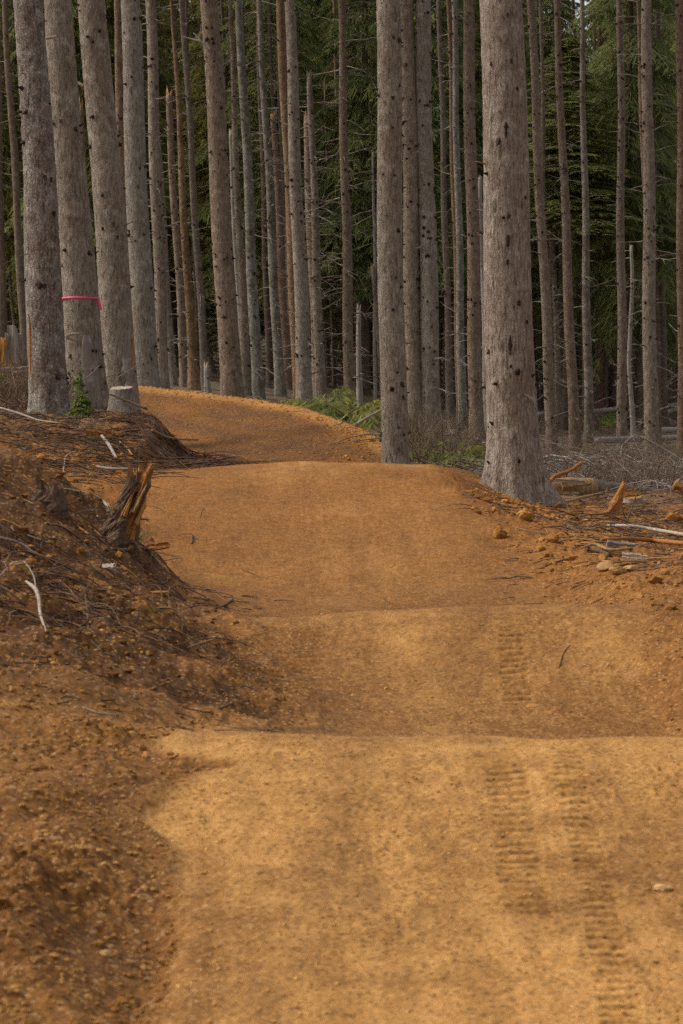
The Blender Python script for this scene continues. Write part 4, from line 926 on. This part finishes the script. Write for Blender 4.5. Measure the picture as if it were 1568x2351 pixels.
# the splintered stump left of the tabletop
def splinter_stump():
    b = hit(262, 1250); Y = b[1]; m = Y / F
    root = empty('splintered_stump', b, 'splintered stump of torn brown and orange wood leaning over the trail edge', 'stump')
    n = 40; zs = np.linspace(-.06, .40, n); rs = np.linspace(.115, .065, n)
    V, q, cap, fx, fy, fr = trunk_geo(None, .42, zs, rs, 56, 3, .024, .05, .12, jag=.18, wob=.01, cell=(.022, .10))
    o = mk('stump_body', V, [q, cap], [M['brown'], M['redwood']], root, smooth=False, midx=np.concatenate([np.zeros(len(q)), np.ones(len(cap))]))
    specs = [((.06, -.09, -.02), (.245, -.07, .50), .06, .035, .030, 'redwood'), ((.10, -.03, -.03), (.26, -.02, .54), .05, .05, .028, 'redwood'), ((.115, -.085, -.04), (.20, -.05, .34), .05, .02, .02, 'wood'),
             ((.02, -.10, .16), (.18, -.08, .43), .035, .03, .02, 'brown'), ((.06, .02, .2), (.20, .03, .50), .09, .06, .03, 'brown'), ((.15, -.06, .36), (.27, -.05, .56), .07, .03, .028, 'redwood'), ((-.02, -.09, -.02), (.07, -.10, .25), .04, .02, .016, 'brown')]
    rs_ = random.Random(4)
    for k in range(14):
        u = rs_.uniform(-.03, .13); h0 = rs_.uniform(.05, .3); h1 = h0 + rs_.uniform(.12, .26)
        specs.append(((u + .42 * h0, rs_.uniform(-.13, -.07), h0), (u + .42 * h1 + rs_.uniform(-.01, .03), rs_.uniform(-.12, -.05), h1), rs_.uniform(.012, .03), .006, .012, rs_.choice(['redwood', 'brown', 'wood', 'rot'])))
    for k, (a, c, w0, w1, th, mt) in enumerate(specs):
        shard('splinter', a, c, w0, w1, th, mt, parent=root, seed=20 + k)
    for (a, c, r) in (((-.05, -.06, .02), (-.20, -.12, .015), .022), ((.10, -.05, -.01), (.21, -.18, -.06), .016)):
        rod('root', [a, ((a[0] + c[0]) / 2, (a[1] + c[1]) / 2, a[2] + .02), c], [r, r * .7, r * .3], 'brown', None, None, parent=root)
splinter_stump()
p = hit(352, 1268); shard('wood_chunk', p + [-.06, 0, .03], p + [.15, .05, .06], .065, .05, .045, 'redwood', 'torn chunk of orange wood lying below the splintered stump', 'wood', seed=31)
p = hit(330, 1272); shard('wood_splinter', p + [-.09, 0, .02], p + [.10, .0, .05], .022, .01, .012, 'wood', 'long thin splinter in front of the torn orange chunk', 'wood', seed=32)
p = hit(255, 1310); shard('wood_chip', p + [-.06, .04, .02], p + [.035, -.05, .02], .030, .05, .02, 'pale_wood', 'pale yellow split chip on the dark mound left of the trail', 'wood', seed=33)
p = hit(48, 1280); shard('wood_chip', p + [-.03, .02, .02], p + [.03, -.03, .015], .02, .016, .012, 'wood', 'small orange chip at the left end of the dark mound', 'wood', seed=34)

def grass_tuft(px, py, n, h, spread, label, seed, name='grass_tuft', lean=(.5, 0)):
    b = hit(px, py); rg = np.random.default_rng(seed); root = None; t = np.linspace(0, 1, 5)
    a = rg.uniform(0, 6.28, n); L = rg.uniform(.5, 1, n) * h; dx = np.cos(a) * spread + lean[0]; dy = np.sin(a) * spread + lean[1]
    P = np.stack([rg.normal(0, spread * .05, n)[:, None] + dx[:, None] * L[:, None] * t ** 1.3, rg.normal(0, .02, n)[:, None] + dy[:, None] * L[:, None] * t ** 1.3, L[:, None] * (t - .35 * t ** 3)], -1)
    wv = .004 * (1 - t ** 2) + .0004; s = np.stack([-np.sin(a), np.cos(a), 0 * a], -1)[:, None] * wv[None, :, None]
    V = np.stack([P - s, P + s], 2).reshape(-1, 3); g = np.arange(n * 5 * 2).reshape(n, 5, 2)
    q = np.stack([g[:, :-1, 0], g[:, :-1, 1], g[:, 1:, 1], g[:, 1:, 0]], -1).reshape(-1, 4)
    o = mk(name, V, q, M['grass'], tone=np.repeat(rg.uniform(0, 1, n), 10)); o.location = b; tag(o, label, 'grass')
grass_tuft(300, 1252, 46, .16, .5, 'green grass tuft leaning right at the foot of the splintered stump', 4, lean=(.8, 0))
grass_tuft(332, 1408, 10, .035, .8, 'tiny green sprout alone on the dark mound', 6, name='green_sprout', lean=(.2, 0))

# the decaying stump on the mound's skyline
def dark_stump():
    b = hit(112, 1150); Y = b[1]
    root = empty('old_stump', b, 'short dark stump with grey weathered face on the left mound', 'stump')
    zs = np.linspace(-.12, .07, 14); V, q, cap, *_ = trunk_geo(None, .05, zs, np.linspace(.095, .07, 14), 36, 8, .022, .03, .1, jag=.07, wob=.004, cell=(.03, .06))
    mk('stump_body', V, [q, cap], [M['brown'], M['brown']], root, smooth=False)
    rs_ = random.Random(9)
    for k in range(9):
        a = rs_.uniform(3.4, 6.1); h1 = rs_.uniform(.05, .17)
        shard('splinter', (.085 * math.cos(a), .085 * math.sin(a), -.08), (.07 * math.cos(a) + rs_.uniform(-.02, .02), .07 * math.sin(a), h1), rs_.uniform(.02, .05), .012, .02, rs_.choice(['brown', 'rot', 'grey', 'brown']), parent=root, seed=41 + k, ends=.5)
dark_stump()

# far left: the jagged old stump
def jagged_stump():
    b = hit(20, 872); b = np.array(D2W(18, 880, 46)); b[2] = gz(b[0], b[1]) - .1
    root = empty('jagged_stump', b, 'tall jagged weathered stump of grey and orange wood at the left edge', 'stump')
    zs = np.linspace(0, .95, 14); V, q, cap, *_ = trunk_geo(None, -.02, zs, np.linspace(.36, .27, 14), 26, 2, .02, .06, .3, jag=.35, wob=.01, cell=(.06, .4))
    mk('stump_body', V, [q, cap], [M['rot'], M['wood']], root, midx=np.concatenate([np.zeros(len(q)), np.ones(len(cap))]))
    for k, (x, y, h, w_, mt) in enumerate([(.16, -.26, 1.45, .17, 'grey'), (-.02, -.31, 1.22, .13, 'wood'), (-.16, -.28, 1.24, .14, 'wood'), (.27, -.16, 1.30, .12, 'grey'), (.05, -.30, 1.30, .06, 'grey'), (-.28, -.16, 1.15, .14, 'rot'), (.10, -.33, .8, .12, 'rot')]):
        shard('splinter', (x, y, .05), (x * .9 - .02, y * .9, h), w_ * 1.2, w_, .06, mt, parent=root, seed=50 + k, ends=.12)
jagged_stump()
def rotten_stump():
    b = np.array(D2W(66, 860, 50)); b[2] = gz(b[0], b[1]) - .1
    root = empty('rotten_stump', b, 'low crumbling red brown stump between jagged stump and leftmost spruce', 'stump')
    zs = np.linspace(0, .65, 10); V, q, cap, *_ = trunk_geo(None, -.1, zs, np.linspace(.34, .22, 10), 20, 5, .04, .05, .2, jag=.3, cell=(.1, .2))
    mk('stump_body', V, [q, cap], [M['rot'], M['rot']], root).color = (1, 1, 1, 1)
    shard('splinter', (.1, -.26, .1), (.06, -.2, .95), .16, .08, .06, 'rot', parent=root, seed=61)
rotten_stump()

def cut_stump(px, py, Y, wpx, label, tilt=0, ty=.3, bark='bark', face='pale_wood'):
    P = D2W(px, py, Y); r = wpx * Y / F / 2; z0 = gz(P[0], Y); h = max(P[2] - z0, .1); sd = int(px)
    root = empty('cut_stump', (P[0], Y, z0), label, 'stump')
    zs = np.linspace(-.15, h, 10); V, q, cap, *_ = trunk_geo(None, 0, zs, np.linspace(r * 1.15, r, 10), 40, sd, .010, r * .3, .12, cell=(.04, .12))
    V = V[:-1]; up = np.clip((V[:, 2] + .15) / (h + .15), 0, 1) ** 2
    V[:, 2] += up * (tilt * V[:, 0] + ty * V[:, 1])
    mk('stump_body', V, q, [M[bark]], root)
    T = V[-40:].copy(); T[:, :2] *= .97; T[:, 2] += .006 + .008 * noise(np.arange(40) * .6, np.zeros(40), sd); In = T * [.5, .5, 1]
    In[:, 2] = h + tilt * In[:, 0] + ty * In[:, 1] + .010 + .012 * noise(np.arange(40) * .9, np.ones(40), sd); B2 = T - [0, 0, .04]
    Vv = np.concatenate([T, In, B2, [[0, 0, h + .015]]]); a = np.arange(40); nx = np.roll(a, -1)
    mk('cut_face', Vv, [np.stack([a, nx, nx + 40, a + 40], -1), np.stack([a, a + 80, nx + 80, nx], -1), np.stack([a + 40, nx + 40, np.full(40, 120)], -1)], [M[face]], root, smooth=False)
cut_stump(278, 891, 36.0, 52, 'freshly cut stump with pale slanted top before the torn bark spruce', tilt=.05, ty=.13, face='pale_wood')
cut_stump(1032, 992, 56, 38, 'grey cut stump with pale sliced top between knotted spruce and thickest spruce', tilt=.2, ty=.25, face='pale_wood')
cut_stump(1450, 1138, 31.5, 44, 'grey stump with fibrous torn orange top on the right bank', face='wood', bark='grey')

# the pink ribbon round the second big tree
def ribbon():
    root, (X, Y, z0), lean, fx, fy, fr = T2
    zc = D2W(180, 686, Y)[2] - z0; n = 90; th = np.linspace(0, 2 * np.pi, n, endpoint=False) + np.pi / 2
    zz = zc + .012 * np.sin(th + 2.6) + .006 * np.sin(2 * th); r = fr(zc) + .022 + .003 * np.sin(th * 9)
    hw = .015
    base = np.stack([fx(zc) + r * np.cos(th), fy(zc) + r * np.sin(th), zz], -1)
    nrm = np.stack([np.cos(th), np.sin(th), 0 * th], -1)
    V = np.concatenate([base + [0, 0, hw], base - [0, 0, hw], base - [0, 0, hw] - nrm * .002, base + [0, 0, hw] - nrm * .002]); a = np.arange(n); nx = np.roll(a, -1)
    fq = [np.stack([a + k * n, nx + k * n, nx + ((k + 1) % 4) * n, a + ((k + 1) % 4) * n], -1) for k in range(4)]
    o = mk('ribbon', V, [np.concatenate(fq)], [M['tape']]); o.location = (X, Y, z0)
    tag(o, 'bright pink ribbon tied around the big grey spruce on the left', 'ribbon')
    # hanging tail, a child strip
    rr = fr(zc) + .028; a0 = math.radians(-18); sx = fx(zc) + rr * math.cos(a0); sy = fy(zc) + rr * math.sin(a0) - .02
    T_ = [(sx, sy, zc + .005), (sx + .02, sy - .01, zc - .05), (sx + .032, sy - .015, zc - .11), (sx + .042, sy - .012, zc - .18)]
    shard('ribbon_tail', T_[0], T_[3], .034, .036, .004, 'tape', parent=o, seed=70, ends=.05)
    # patch of stripped wood running down to the foot
    zs = np.linspace(.0, D2W(180, 770, Y)[2] - z0, 26); V = []; na = 9
    for z in zs:
        f = z / zs[-1]; ac = math.radians(-62 - 12 * f * 1.0); wd = (.32 + .22 * math.sin(f * 3.0)) * (1 - .35 * f ** 6) + .02 * math.sin(f * 23)
        rb = (fr(z) + T2F * math.exp(-z / .45) * .9) + .014
        for j in range(na):
            aa = ac + wd * (j / (na - 1) * 2 - 1); ex = .0 if 0 < j < na - 1 else -.03
            V.append((fx(z) + (rb + ex) * math.cos(aa), fy(z) + (rb + ex) * math.sin(aa), z))
    g = np.arange(len(zs) * na).reshape(len(zs), na); q = np.stack([g[:-1, :-1], g[:-1, 1:], g[1:, 1:], g[1:, :-1]], -1).reshape(-1, 4)
    o2 = mk('stripped_patch', np.array(V), q, [M['scar']], root)
    o2['label'] = 'grey bark stripped patch fading to white at the foot'
T2F = .07
ribbon()

def scar_on(T, px, py0, py1, wpx, mat, name, seed=0, taper=.7):
    """a long wound that follows the trunk's surface"""
    root, (X, Y, z0), lean, fx, fy, fr = T
    za = D2W(px, py1, Y)[2] - z0; zb = D2W(px, py0, Y)[2] - z0; n = 14; rg = np.random.default_rng(seed); V = []; na = 7
    for i, z in enumerate(np.linspace(za, zb, n)):
        f = i / (n - 1); xw = (px - 784) / F * Y - X - fx(z); r = fr(z); s = max(-.95, min(.95, xw / r)); a = -math.acos(s)
        wd = wpx * Y / F / 2 / r * (math.sin(math.pi * min(1, f * .9 + .06)) ** .6) * (1 + .25 * rg.normal())
        for j in range(na):
            u = j / (na - 1) * 2 - 1; rr = r + .016 * (1 - u * u) + .004
            V.append((fx(z) + (rr - .02 * (abs(u) > .9)) * math.cos(a + wd * u), fy(z) + (rr - .02 * (abs(u) > .9)) * math.sin(a + wd * u), z))
    g = np.arange(n * na).reshape(n, na); q = np.stack([g[:-1, :-1], g[:-1, 1:], g[1:, 1:], g[1:, :-1]], -1).reshape(-1, 4)
    return mk(name, np.array(V), q, [M[mat]], root)
scar_on(T1, 74, 728, 930, 14, 'redwood', 'bark_wound', 1)
scar_on(T3, 297, 760, 905, 34, 'scar', 'bark_wound', 2)
scar_on(T3, 305, 775, 850, 12, 'redwood', 'bark_wound', 7)
scar_on(T22, 1155, 285, 322, 10, 'stub', 'knot_scar', 3)
scar_on(T22, 1160, 542, 570, 12, 'stub', 'knot_scar', 4)
scar_on(T22, 1186, 690, 704, 11, 'stub', 'knot_scar', 5)
scar_on(T22, 1166, 770, 815, 8, 'stub', 'knot_scar', 6)
for (px_, py_) in ((1158, 42), (1167, 148), (1180, 208), (1122, 152), (1159, 605), (1200, 456), (1162, 500), (1205, 740), (1168, 840)):
    scar_on(T22, px_, py_ - 4 - px_ % 4, py_ + 5, 6 + px_ % 3, 'stub', 'knot_scar', px_)
def limb_on(T, pts, r, mat='pale_wood', name='broken_branch', depth=-.25):
    root, (X, Y, z0), *_ = T
    P = [D2W(a, b, Y + depth * (1 + .0 * k)) - np.array((X, Y, z0)) for k, (a, b) in enumerate(pts)]
    rod(name, P, r, mat, None, None, parent=root)
T9 = [o for o in bpy.data.objects if o.get('label', '').startswith('stout dark brown')][0]
T9 = (T9, tuple(T9.location))
limb_on(T9, [(484, 115), (465, 96), (440, 90), (420, 84)], [.03, .026, .02, .008])
limb_on(T9, [(462, 96), (452, 82), (444, 76)], [.026, .02, .012])
limb_on(T9, [(458, 95), (460, 78), (461, 58)], [.014, .01, .004], 'grey')
limb_on(T1, [(152, 772), (165, 766), (182, 766)], [.028, .022, .012])
limb_on(T1, [(152, 776), (163, 778), (177, 783)], [.02, .016, .008], 'grey')
limb_on(T3, [(192, 198), (182, 192), (175, 187)], [.03, .024, .016], depth=0)
limb_on(T1, [(105, 88), (118, 86), (130, 83)], [.022, .018, .012])
limb_on(T22, [(1205, 78), (1215, 77), (1224, 80)], [.02, .014, .006], 'grey', depth=0)

# the small living things
def little_conifer(px, py, Y, h, w_, label, seed):
    P = D2W(px, py, Y); z0 = gz(P[0], Y); root = empty('conifer_seedling', (P[0], Y, z0 - .02), label, 'seedling')
    V, Fq, T, BV, BQ = crown_geo(seed, 6, 1.7 * w_, 46, 2.2)
    V = np.array(V); V += np.stack([.5 * np.sin(V[:, 2] * 1.3 + seed), .4 * np.sin(V[:, 2] + 2 * seed), .5 * noise(V[:, 0] * 1.5, V[:, 1] * 1.5 + V[:, 2], seed)], -1) * (.25 + V[:, 2:3] * .12); V = V * h / 6; o = mk('foliage', V, Fq, M['green'], root, smooth=False, tone=T)
    rod('stem', [(0, 0, -.02), (.01, 0, h * .5), (0, .01, h * .98)], [.008, .006, .002], 'brown', None, None, parent=root)
little_conifer(186, 1000, 33.2, .62, 1.0, 'bright green young conifer growing at the foot of the ribboned tree', 5)
little_conifer(205, 940, 34.5, .32, 1.1, 'tiny yellow green conifer just behind the bright green young one', 6)
little_conifer(22, 868, 38, .26, 2.6, 'small light green shrubby seedling at the left edge below the jagged stump', 8)
little_conifer(8, 905, 41, .55, 2.2, 'dark leafy seedling at the left picture edge', 9)
little_conifer(62, 870, 46, .7, 2.0, 'drooping dark green seedling beside the leftmost spruce', 10)
little_conifer(160, 800, 42, 1.0, .8, 'slim mossy green sapling between leftmost spruce and ribboned tree', 12)

def bough(pts, r, lw, seed, label=None, group=None, name='fallen_bough', cat='branch', leafm='leaf', tint=(1, 1, 1)):
    """a cut conifer bough: a woody stem with hanging sprays of needles"""
    pts = np.asarray(pts, float); O = pts[0].copy(); rg = np.random.default_rng(seed); n = 16
    t = np.linspace(0, 1, n); P = np.stack([np.interp(t, np.linspace(0, 1, len(pts)), pts[:, k] - O[k]) for k in range(3)], -1)
    for _ in range(3): P[1:-1] = .25 * P[:-2] + .5 * P[1:-1] + .25 * P[2:]
    root = empty(name, O, label, cat, group)
    rod('stem', P, [r * .7, r * .15], 'brown', None, None, parent=root, n=n)
    d = P[-1] - P[0]; a0 = math.atan2(d[1], d[0]); q = []; tn = []
    for i in range(int(n * .2), n):
        for s in (-1, 1):
            for j in range(9):
                ln = lw * (1.15 - t[i] * .8) * rg.uniform(.5, 1.2); an = a0 + s * rg.uniform(.3, 1.4); f0 = rg.uniform(0, .75)
                dv = np.array((math.cos(an), math.sin(an), -rg.uniform(.15, 1.1))); b = P[i] + dv * ln * f0
                l2 = ln * rg.uniform(.25, .5); an2 = an + rg.normal(0, .5); dv2 = np.array((math.cos(an2), math.sin(an2), -rg.uniform(.3, 1.5))); dv2 /= np.linalg.norm(dv2)
                tip = b + dv2 * l2; sd_ = np.cross(dv2, rg.normal(size=3)); sd_ /= np.linalg.norm(sd_) + 1e-6; wv = l2 * .09 + .008; md = (b + tip) / 2
                q += [b, md + sd_ * wv, tip, md - sd_ * wv]; tn += [rg.uniform(0, 1)] * 4
    V = np.array(q); o = mk('foliage', V, np.arange(len(V)).reshape(-1, 4), M[leafm], root, smooth=False, tone=tn); o.color = (*tint, 1)
def bp(px, py, Y): return D2W(px, py, Y)
G = 'green boughs felled behind the berm'
LB = ['green bough sweeping up left at the pile behind the berm', 'dense dark bough at the middle of the pile behind the berm', 'bough spilling right toward the buried spruce, above the rubble', 'low bough drooping over the berm lip left of the pile', 'tall arching bough at the back of the green pile', 'thin bough end by the foot of the buried spruce']
bough([bp(735, 950, 48), bp(770, 910, 49), bp(800, 893, 50)], .03, .8, 1, LB[0], G, tint=(1.1, 1.1, 1))
bough([bp(690, 940, 51), bp(740, 905, 51), bp(790, 885, 52)], .025, .9, 2, LB[4], G, tint=(.9, .9, .9))
bough([bp(800, 960, 48), bp(760, 930, 48), bp(735, 905, 49)], .03, .9, 3, LB[1], G, tint=(.8, .85, .8))
bough([bp(800, 950, 47), bp(840, 925, 47.5), bp(875, 912, 48)], .025, .8, 4, LB[2], G, tint=(1.2, 1.1, .9))
bough([bp(740, 930, 49), bp(700, 915, 49.5), bp(665, 915, 50)], .02, .7, 5, LB[3], G, tint=(1.15, 1.0, .8))
bough([bp(870, 975, 46), bp(850, 950, 46.5), bp(880, 925, 47)], .02, .7, 6, LB[5], G, tint=(1.1, 1.0, .85))
bough([bp(980, 1010, 50), bp(960, 985, 50.5), bp(935, 975, 51)], .015, .6, 7, 'olive bough lying between the buried spruce and the knotted one', None, tint=(1.1, 1.0, .8))
bough([bp(1060, 1035, 48), bp(1085, 1020, 48.5), bp(1110, 1022, 49)], .015, .6, 8, 'olive bough tangled in brush left of the thickest spruce', None, tint=(1.1, 1.0, .8))
rod('branch', [bp(812, 978, 45.5), bp(845, 957, 45.8), bp(880, 938, 46)], [.03, .026, .018], 'grey', 'bare grey branch leaning behind the berm toward the buried spruce', 'branch', wobble=.004)

# the right bank: logs, shards, poles
def rot_log():
    a = bp(1252, 1128, 33.5); b = bp(1360, 1122, 34.0); root = rod('rotten_log', [a, (a + b) / 2 + [0, 0, .02], b], [.14, .165, .15], 'rot', 'thick crumbling tan log just right of the thickest spruce', 'log', sides=18, n=14, wobble=.003)
    for k, (x0, x1, y0, y1, mt, w_) in enumerate([(1255, 1345, 1102, 1106, 'pale_wood', .05), (1252, 1300, 1145, 1122, 'wood', .07), (1290, 1362, 1116, 1108, 'rot', .09), (1262, 1330, 1135, 1134, 'rot', .08)]):
        p0 = bp(x0, y0, 33.3) - a; p1 = bp(x1, y1, 33.5) - a
        s = shard('splinter', p0, p1, w_, w_ * .7, .03, mt, parent=root, seed=80 + k)
rot_log()
def lying_log(p0, p1, r, mat, label, tint=None, wob=.01, seed=0):
    root = rod('fallen_log', [p0, (np.array(p0) + np.array(p1)) / 2 + [0, 0, .02], p1], r, mat, label, 'log', sides=14, n=16, wobble=wob, seed=seed, tint=tint)
    return root
lying_log(bp(1350, 1120, 36.5), bp(1500, 1140, 37.5), [.14, .13, .11], 'bark', 'grey barked log running right behind the orange shard', (.8, .78, .76))
lying_log(bp(1235, 953, 98), bp(1425, 940, 104), [.12, .10], 'grey', 'pale fallen log far back between slim leaning trunks', None)
lying_log(bp(1420, 944, 110), bp(1600, 925, 118), [.16, .12], 'grey', 'pale far log crossing behind the right pair of trunks', None)
lying_log(bp(1480, 960, 100), bp(1572, 935, 112), [.12, .10], 'grey', 'tilted pale log near the right edge in front of the far log', None)
lying_log(bp(1370, 1012, 74), bp(1580, 1004, 78), [.10, .08], 'grey', 'grey log low in the brush behind the right pair', (.9, .88, .85))
lying_log(bp(1480, 990, 84), bp(1590, 985, 88), [.10, .09], 'grey', 'short grey log above the low log at the right edge', (.85, .82, .8))
lying_log(bp(-20, 852, 44), bp(72, 846, 45), [.05, .04], 'grey', 'upper grey pole lying behind the leftmost spruce', None)
lying_log(bp(30, 860, 43), bp(74, 852, 43.5), [.045, .035], 'grey', 'middle grey pole lying behind the leftmost spruce', None)
lying_log(bp(-20, 886, 42), bp(74, 889, 42.5), [.05, .045], 'grey', 'lowest grey pole lying behind the leftmost spruce', (.9, .85, .8))
rod('broken_branch', [bp(1255, 1112, 32.8), bp(1275, 1092, 33), bp(1310, 1080, 33.2), bp(1335, 1064, 33.5)], [.03, .03, .026, .024], 'redwood', 'orange broken branch rising from the crumbling tan log', 'branch', wobble=.004)
def big_shard():
    b = hit(1407, 1182); root = empty('wood_shard', b, 'upright blade of bright orange split wood on the right bank', 'wood')
    m = b[1] / F
    shard('blade', (-.02, 0, -.04), (.14, .02, 76 * m), .20, .05, .05, 'bright', parent=root, seed=91, ends=.15, n=12)
    shard('splinter', (-.09, -.03, -.03), (.10, -.02, .20), .08, .02, .03, 'redwood', parent=root, seed=92)
    shard('splinter', (.02, -.06, -.02), (.22, -.05, .14), .05, .02, .02, 'wood', parent=root, seed=93)
big_shard()
p = bp(1430, 1133, 31.2); shard('wood_chunk', p, bp(1472, 1130, 31.3), .10, .09, .06, 'wood', 'torn yellow chunk resting on the grey stump', 'wood', seed=94)
p = bp(1522, 1092, 52); shard('wood_shard', p, bp(1518, 1052, 52), .10, .05, .05, 'wood', 'small orange split stub in the brush near the right edge', 'wood', seed=95)
p = bp(1548, 1110, 36); shard('wood_chunk', p, bp(1580, 1130, 36), .16, .14, .10, 'wood', 'pale orange log end cut by the right picture edge', 'wood', seed=96)
ground_stick('pole', [(1395, 1215), (1440, 1222), (1500, 1233), (1580, 1248)], [.014, .016, .018, .018], 'pale_wood', 'white barked pole lying toward the right edge', 'pole', lift=[.03, .06, .07, .07])
ground_stick('pole', [(1380, 1246), (1440, 1249), (1500, 1256), (1580, 1264)], [.014, .018, .020, .020], 'redwood', 'orange brown pole lying just below the white barked one', 'pole', lift=[.02, .05, .06, .06])
ground_stick('branch', [(1340, 1268), (1365, 1262), (1400, 1276), (1450, 1270), (1500, 1255)], [.010, .014, .014, .011, .006], 'rot', 'crooked tan branch below the orange brown pole', 'branch', lift=.04)
ground_stick('stick', [(1348, 1266), (1375, 1270), (1400, 1279)], [.018, .020, .017], 'brown', 'thick dark stick half buried left of the loose trio of stones', 'stick')
ground_stick('stick', [(1285, 1164), (1330, 1152), (1378, 1140)], [.022, .022, .016], 'rot', 'tan stick lying in front of the crumbling log', 'stick', lift=.04)
ground_stick('stick', [(1368, 1188), (1395, 1182), (1417, 1180)], [.012, .013, .007], 'wood', 'pale yellow stick at the foot of the orange blade', 'stick', lift=.03)
ground_stick('stick', [(1295, 1205), (1320, 1218), (1335, 1224)], [.012, .014, .010], 'brown', 'dark slip of bark midway down the right bank', 'stick')
p = hit(1425, 1258); shard('rotten_wood', p + [-.12, 0, .03], p + [.14, .03, .01], .06, .035, .018, 'grey', 'striped slab of rotten grey wood amid the crooked branches', 'wood', seed=97)
p = hit(1455, 1283); shard('rotten_wood', p + [-.09, .05, .03], p + [.12, -.05, .01], .05, .03, .016, 'pale_wood', 'striped pale slab of rotten wood above the loose stones', 'wood', seed=98)
rod('sapling', [bp(1440, 1240, 27), bp(1443, 1190, 27), bp(1455, 1150, 27.2), bp(1470, 1125, 27.4)], [.012, .011, .009, .006], 'brown', 'dead dark sapling forking before the grey stump', 'sapling', wobble=.004)
rod('sapling', [bp(1440, 1205, 27), bp(1432, 1175, 27), bp(1425, 1150, 27)], [.008, .007, .004], 'brown', 'dead thin stem crossing left of the forking sapling', 'sapling', wobble=.003)
rod('branch', [bp(1385, 1180, 40), bp(1440, 1110, 41), bp(1530, 1060, 43)], [.016, .012, .006], 'grey', 'long grey branch arching up to the right through the brush', 'branch', wobble=.006)
rod('branch', [bp(1270, 1120, 40), bp(1340, 1060, 41), bp(1420, 1020, 43)], [.012, .010, .004], 'grey', 'slender grey branch arching above the crumbling tan log', 'branch', wobble=.006)
rod('branch', [bp(250, 905, 33.5), bp(290, 918, 33.4), bp(338, 938, 33.2)], [.014, .016, .018], 'brown', 'dark bent branch sticking out below the freshly cut stump', 'branch', wobble=.003)
rod('branch', [bp(160, 885, 34), bp(200, 868, 34.2), bp(232, 835, 34.5)], [.012, .010, .004], 'grey', 'bare grey branch crossing the stripped foot of the ribboned tree', 'branch', wobble=.003)
rod('twig', [bp(268, 868, 34.5), bp(295, 852, 34.5), bp(318, 836, 34.6)], [.007, .006, .003], 'grey', 'fine grey twig rising above the freshly cut stump', 'twig', wobble=.002)
ground_stick('stick', [(350, 1000), (390, 1018), (455, 1020)], [.020, .018, .014], 'rot', 'tan stick lying on the right slope of the twig heap', 'stick', lift=.06)
ground_stick('stick', [(232, 1008), (250, 1030), (268, 1062)], [.020, .022, .016], 'grey', 'grey barked stick angled down the left bank', 'stick', lift=.04)
ground_stick('stick', [(275, 1020), (292, 1036), (305, 1052)], [.010, .013, .009], 'wood', 'pale peeled stick beside the grey barked one', 'stick', lift=.03)
p = hit(225, 1010); shard('wood_chunk', p + [-.14, 0, .05], p + [.18, .02, .06], .10, .08, .07, 'wood', 'yellow split chunk on the bank below the young conifer', 'wood', seed=99)
ground_stick('stick', [(222, 1080), (260, 1083), (305, 1083)], [.016, .015, .012], 'grey', 'level grey stick behind the splintered stump', 'stick', lift=.03)
ground_stick('branch', [(0, 955), (40, 968), (90, 985), (140, 990)], [.012, .012, .010, .005], 'grey', 'grey branch draped across the left bank below the flaky spruce', 'branch', lift=.10)

# ------------------------------------------------------------------ low green growth among the brush
def green_growth(n, box, yr, seed, tint, per=46, rad=.3, h=.3):
    rg = np.random.default_rng(seed); C = scatter(n, box, yr, seed); n = len(C); m = n * per
    b = np.repeat(C, per, 0) + rg.normal(0, 1, (m, 3)) * [rad, rad, 0] + np.stack([0 * np.zeros(m), np.zeros(m), np.abs(rg.normal(0, h * .5, m))], -1)
    a = rg.uniform(0, 6.28, m); L = rg.uniform(.06, .2, m); d = np.stack([np.cos(a), np.sin(a), rg.uniform(-.4, .9, m)], -1); tip = b + d * L[:, None]
    sd_ = np.stack([-np.sin(a), np.cos(a), rg.uniform(-.6, .6, m)], -1) * (L * .14)[:, None]; md = (b + tip) / 2
    V = np.stack([b, md + sd_, tip, md - sd_], 1).reshape(-1, 3)
    o = mk('low_undergrowth', V, np.arange(len(V)).reshape(-1, 4), M['leaf'], smooth=False, tone=np.repeat(rg.uniform(0, 1, m), 4)); o['kind'] = 'stuff'; o.color = (*tint, 1)
green_growth(26, (1370, 935, 1440, 985), (70, 110), 1, (1.2, 1.5, .9))
green_growth(26, (1500, 930, 1590, 970), (80, 115), 2, (1.1, 1.3, .8))
green_growth(40, (940, 985, 1115, 1075), (38, 60), 3, (.9, .9, .7))
green_growth(50, (1235, 960, 1600, 1110), (45, 95), 4, (.75, .75, .6))
green_growth(16, (-20, 850, 60, 915), (36, 50), 5, (.9, 1.1, .8))
green_growth(20, (640, 900, 880, 975), (47, 62), 6, (.8, .85, .7))
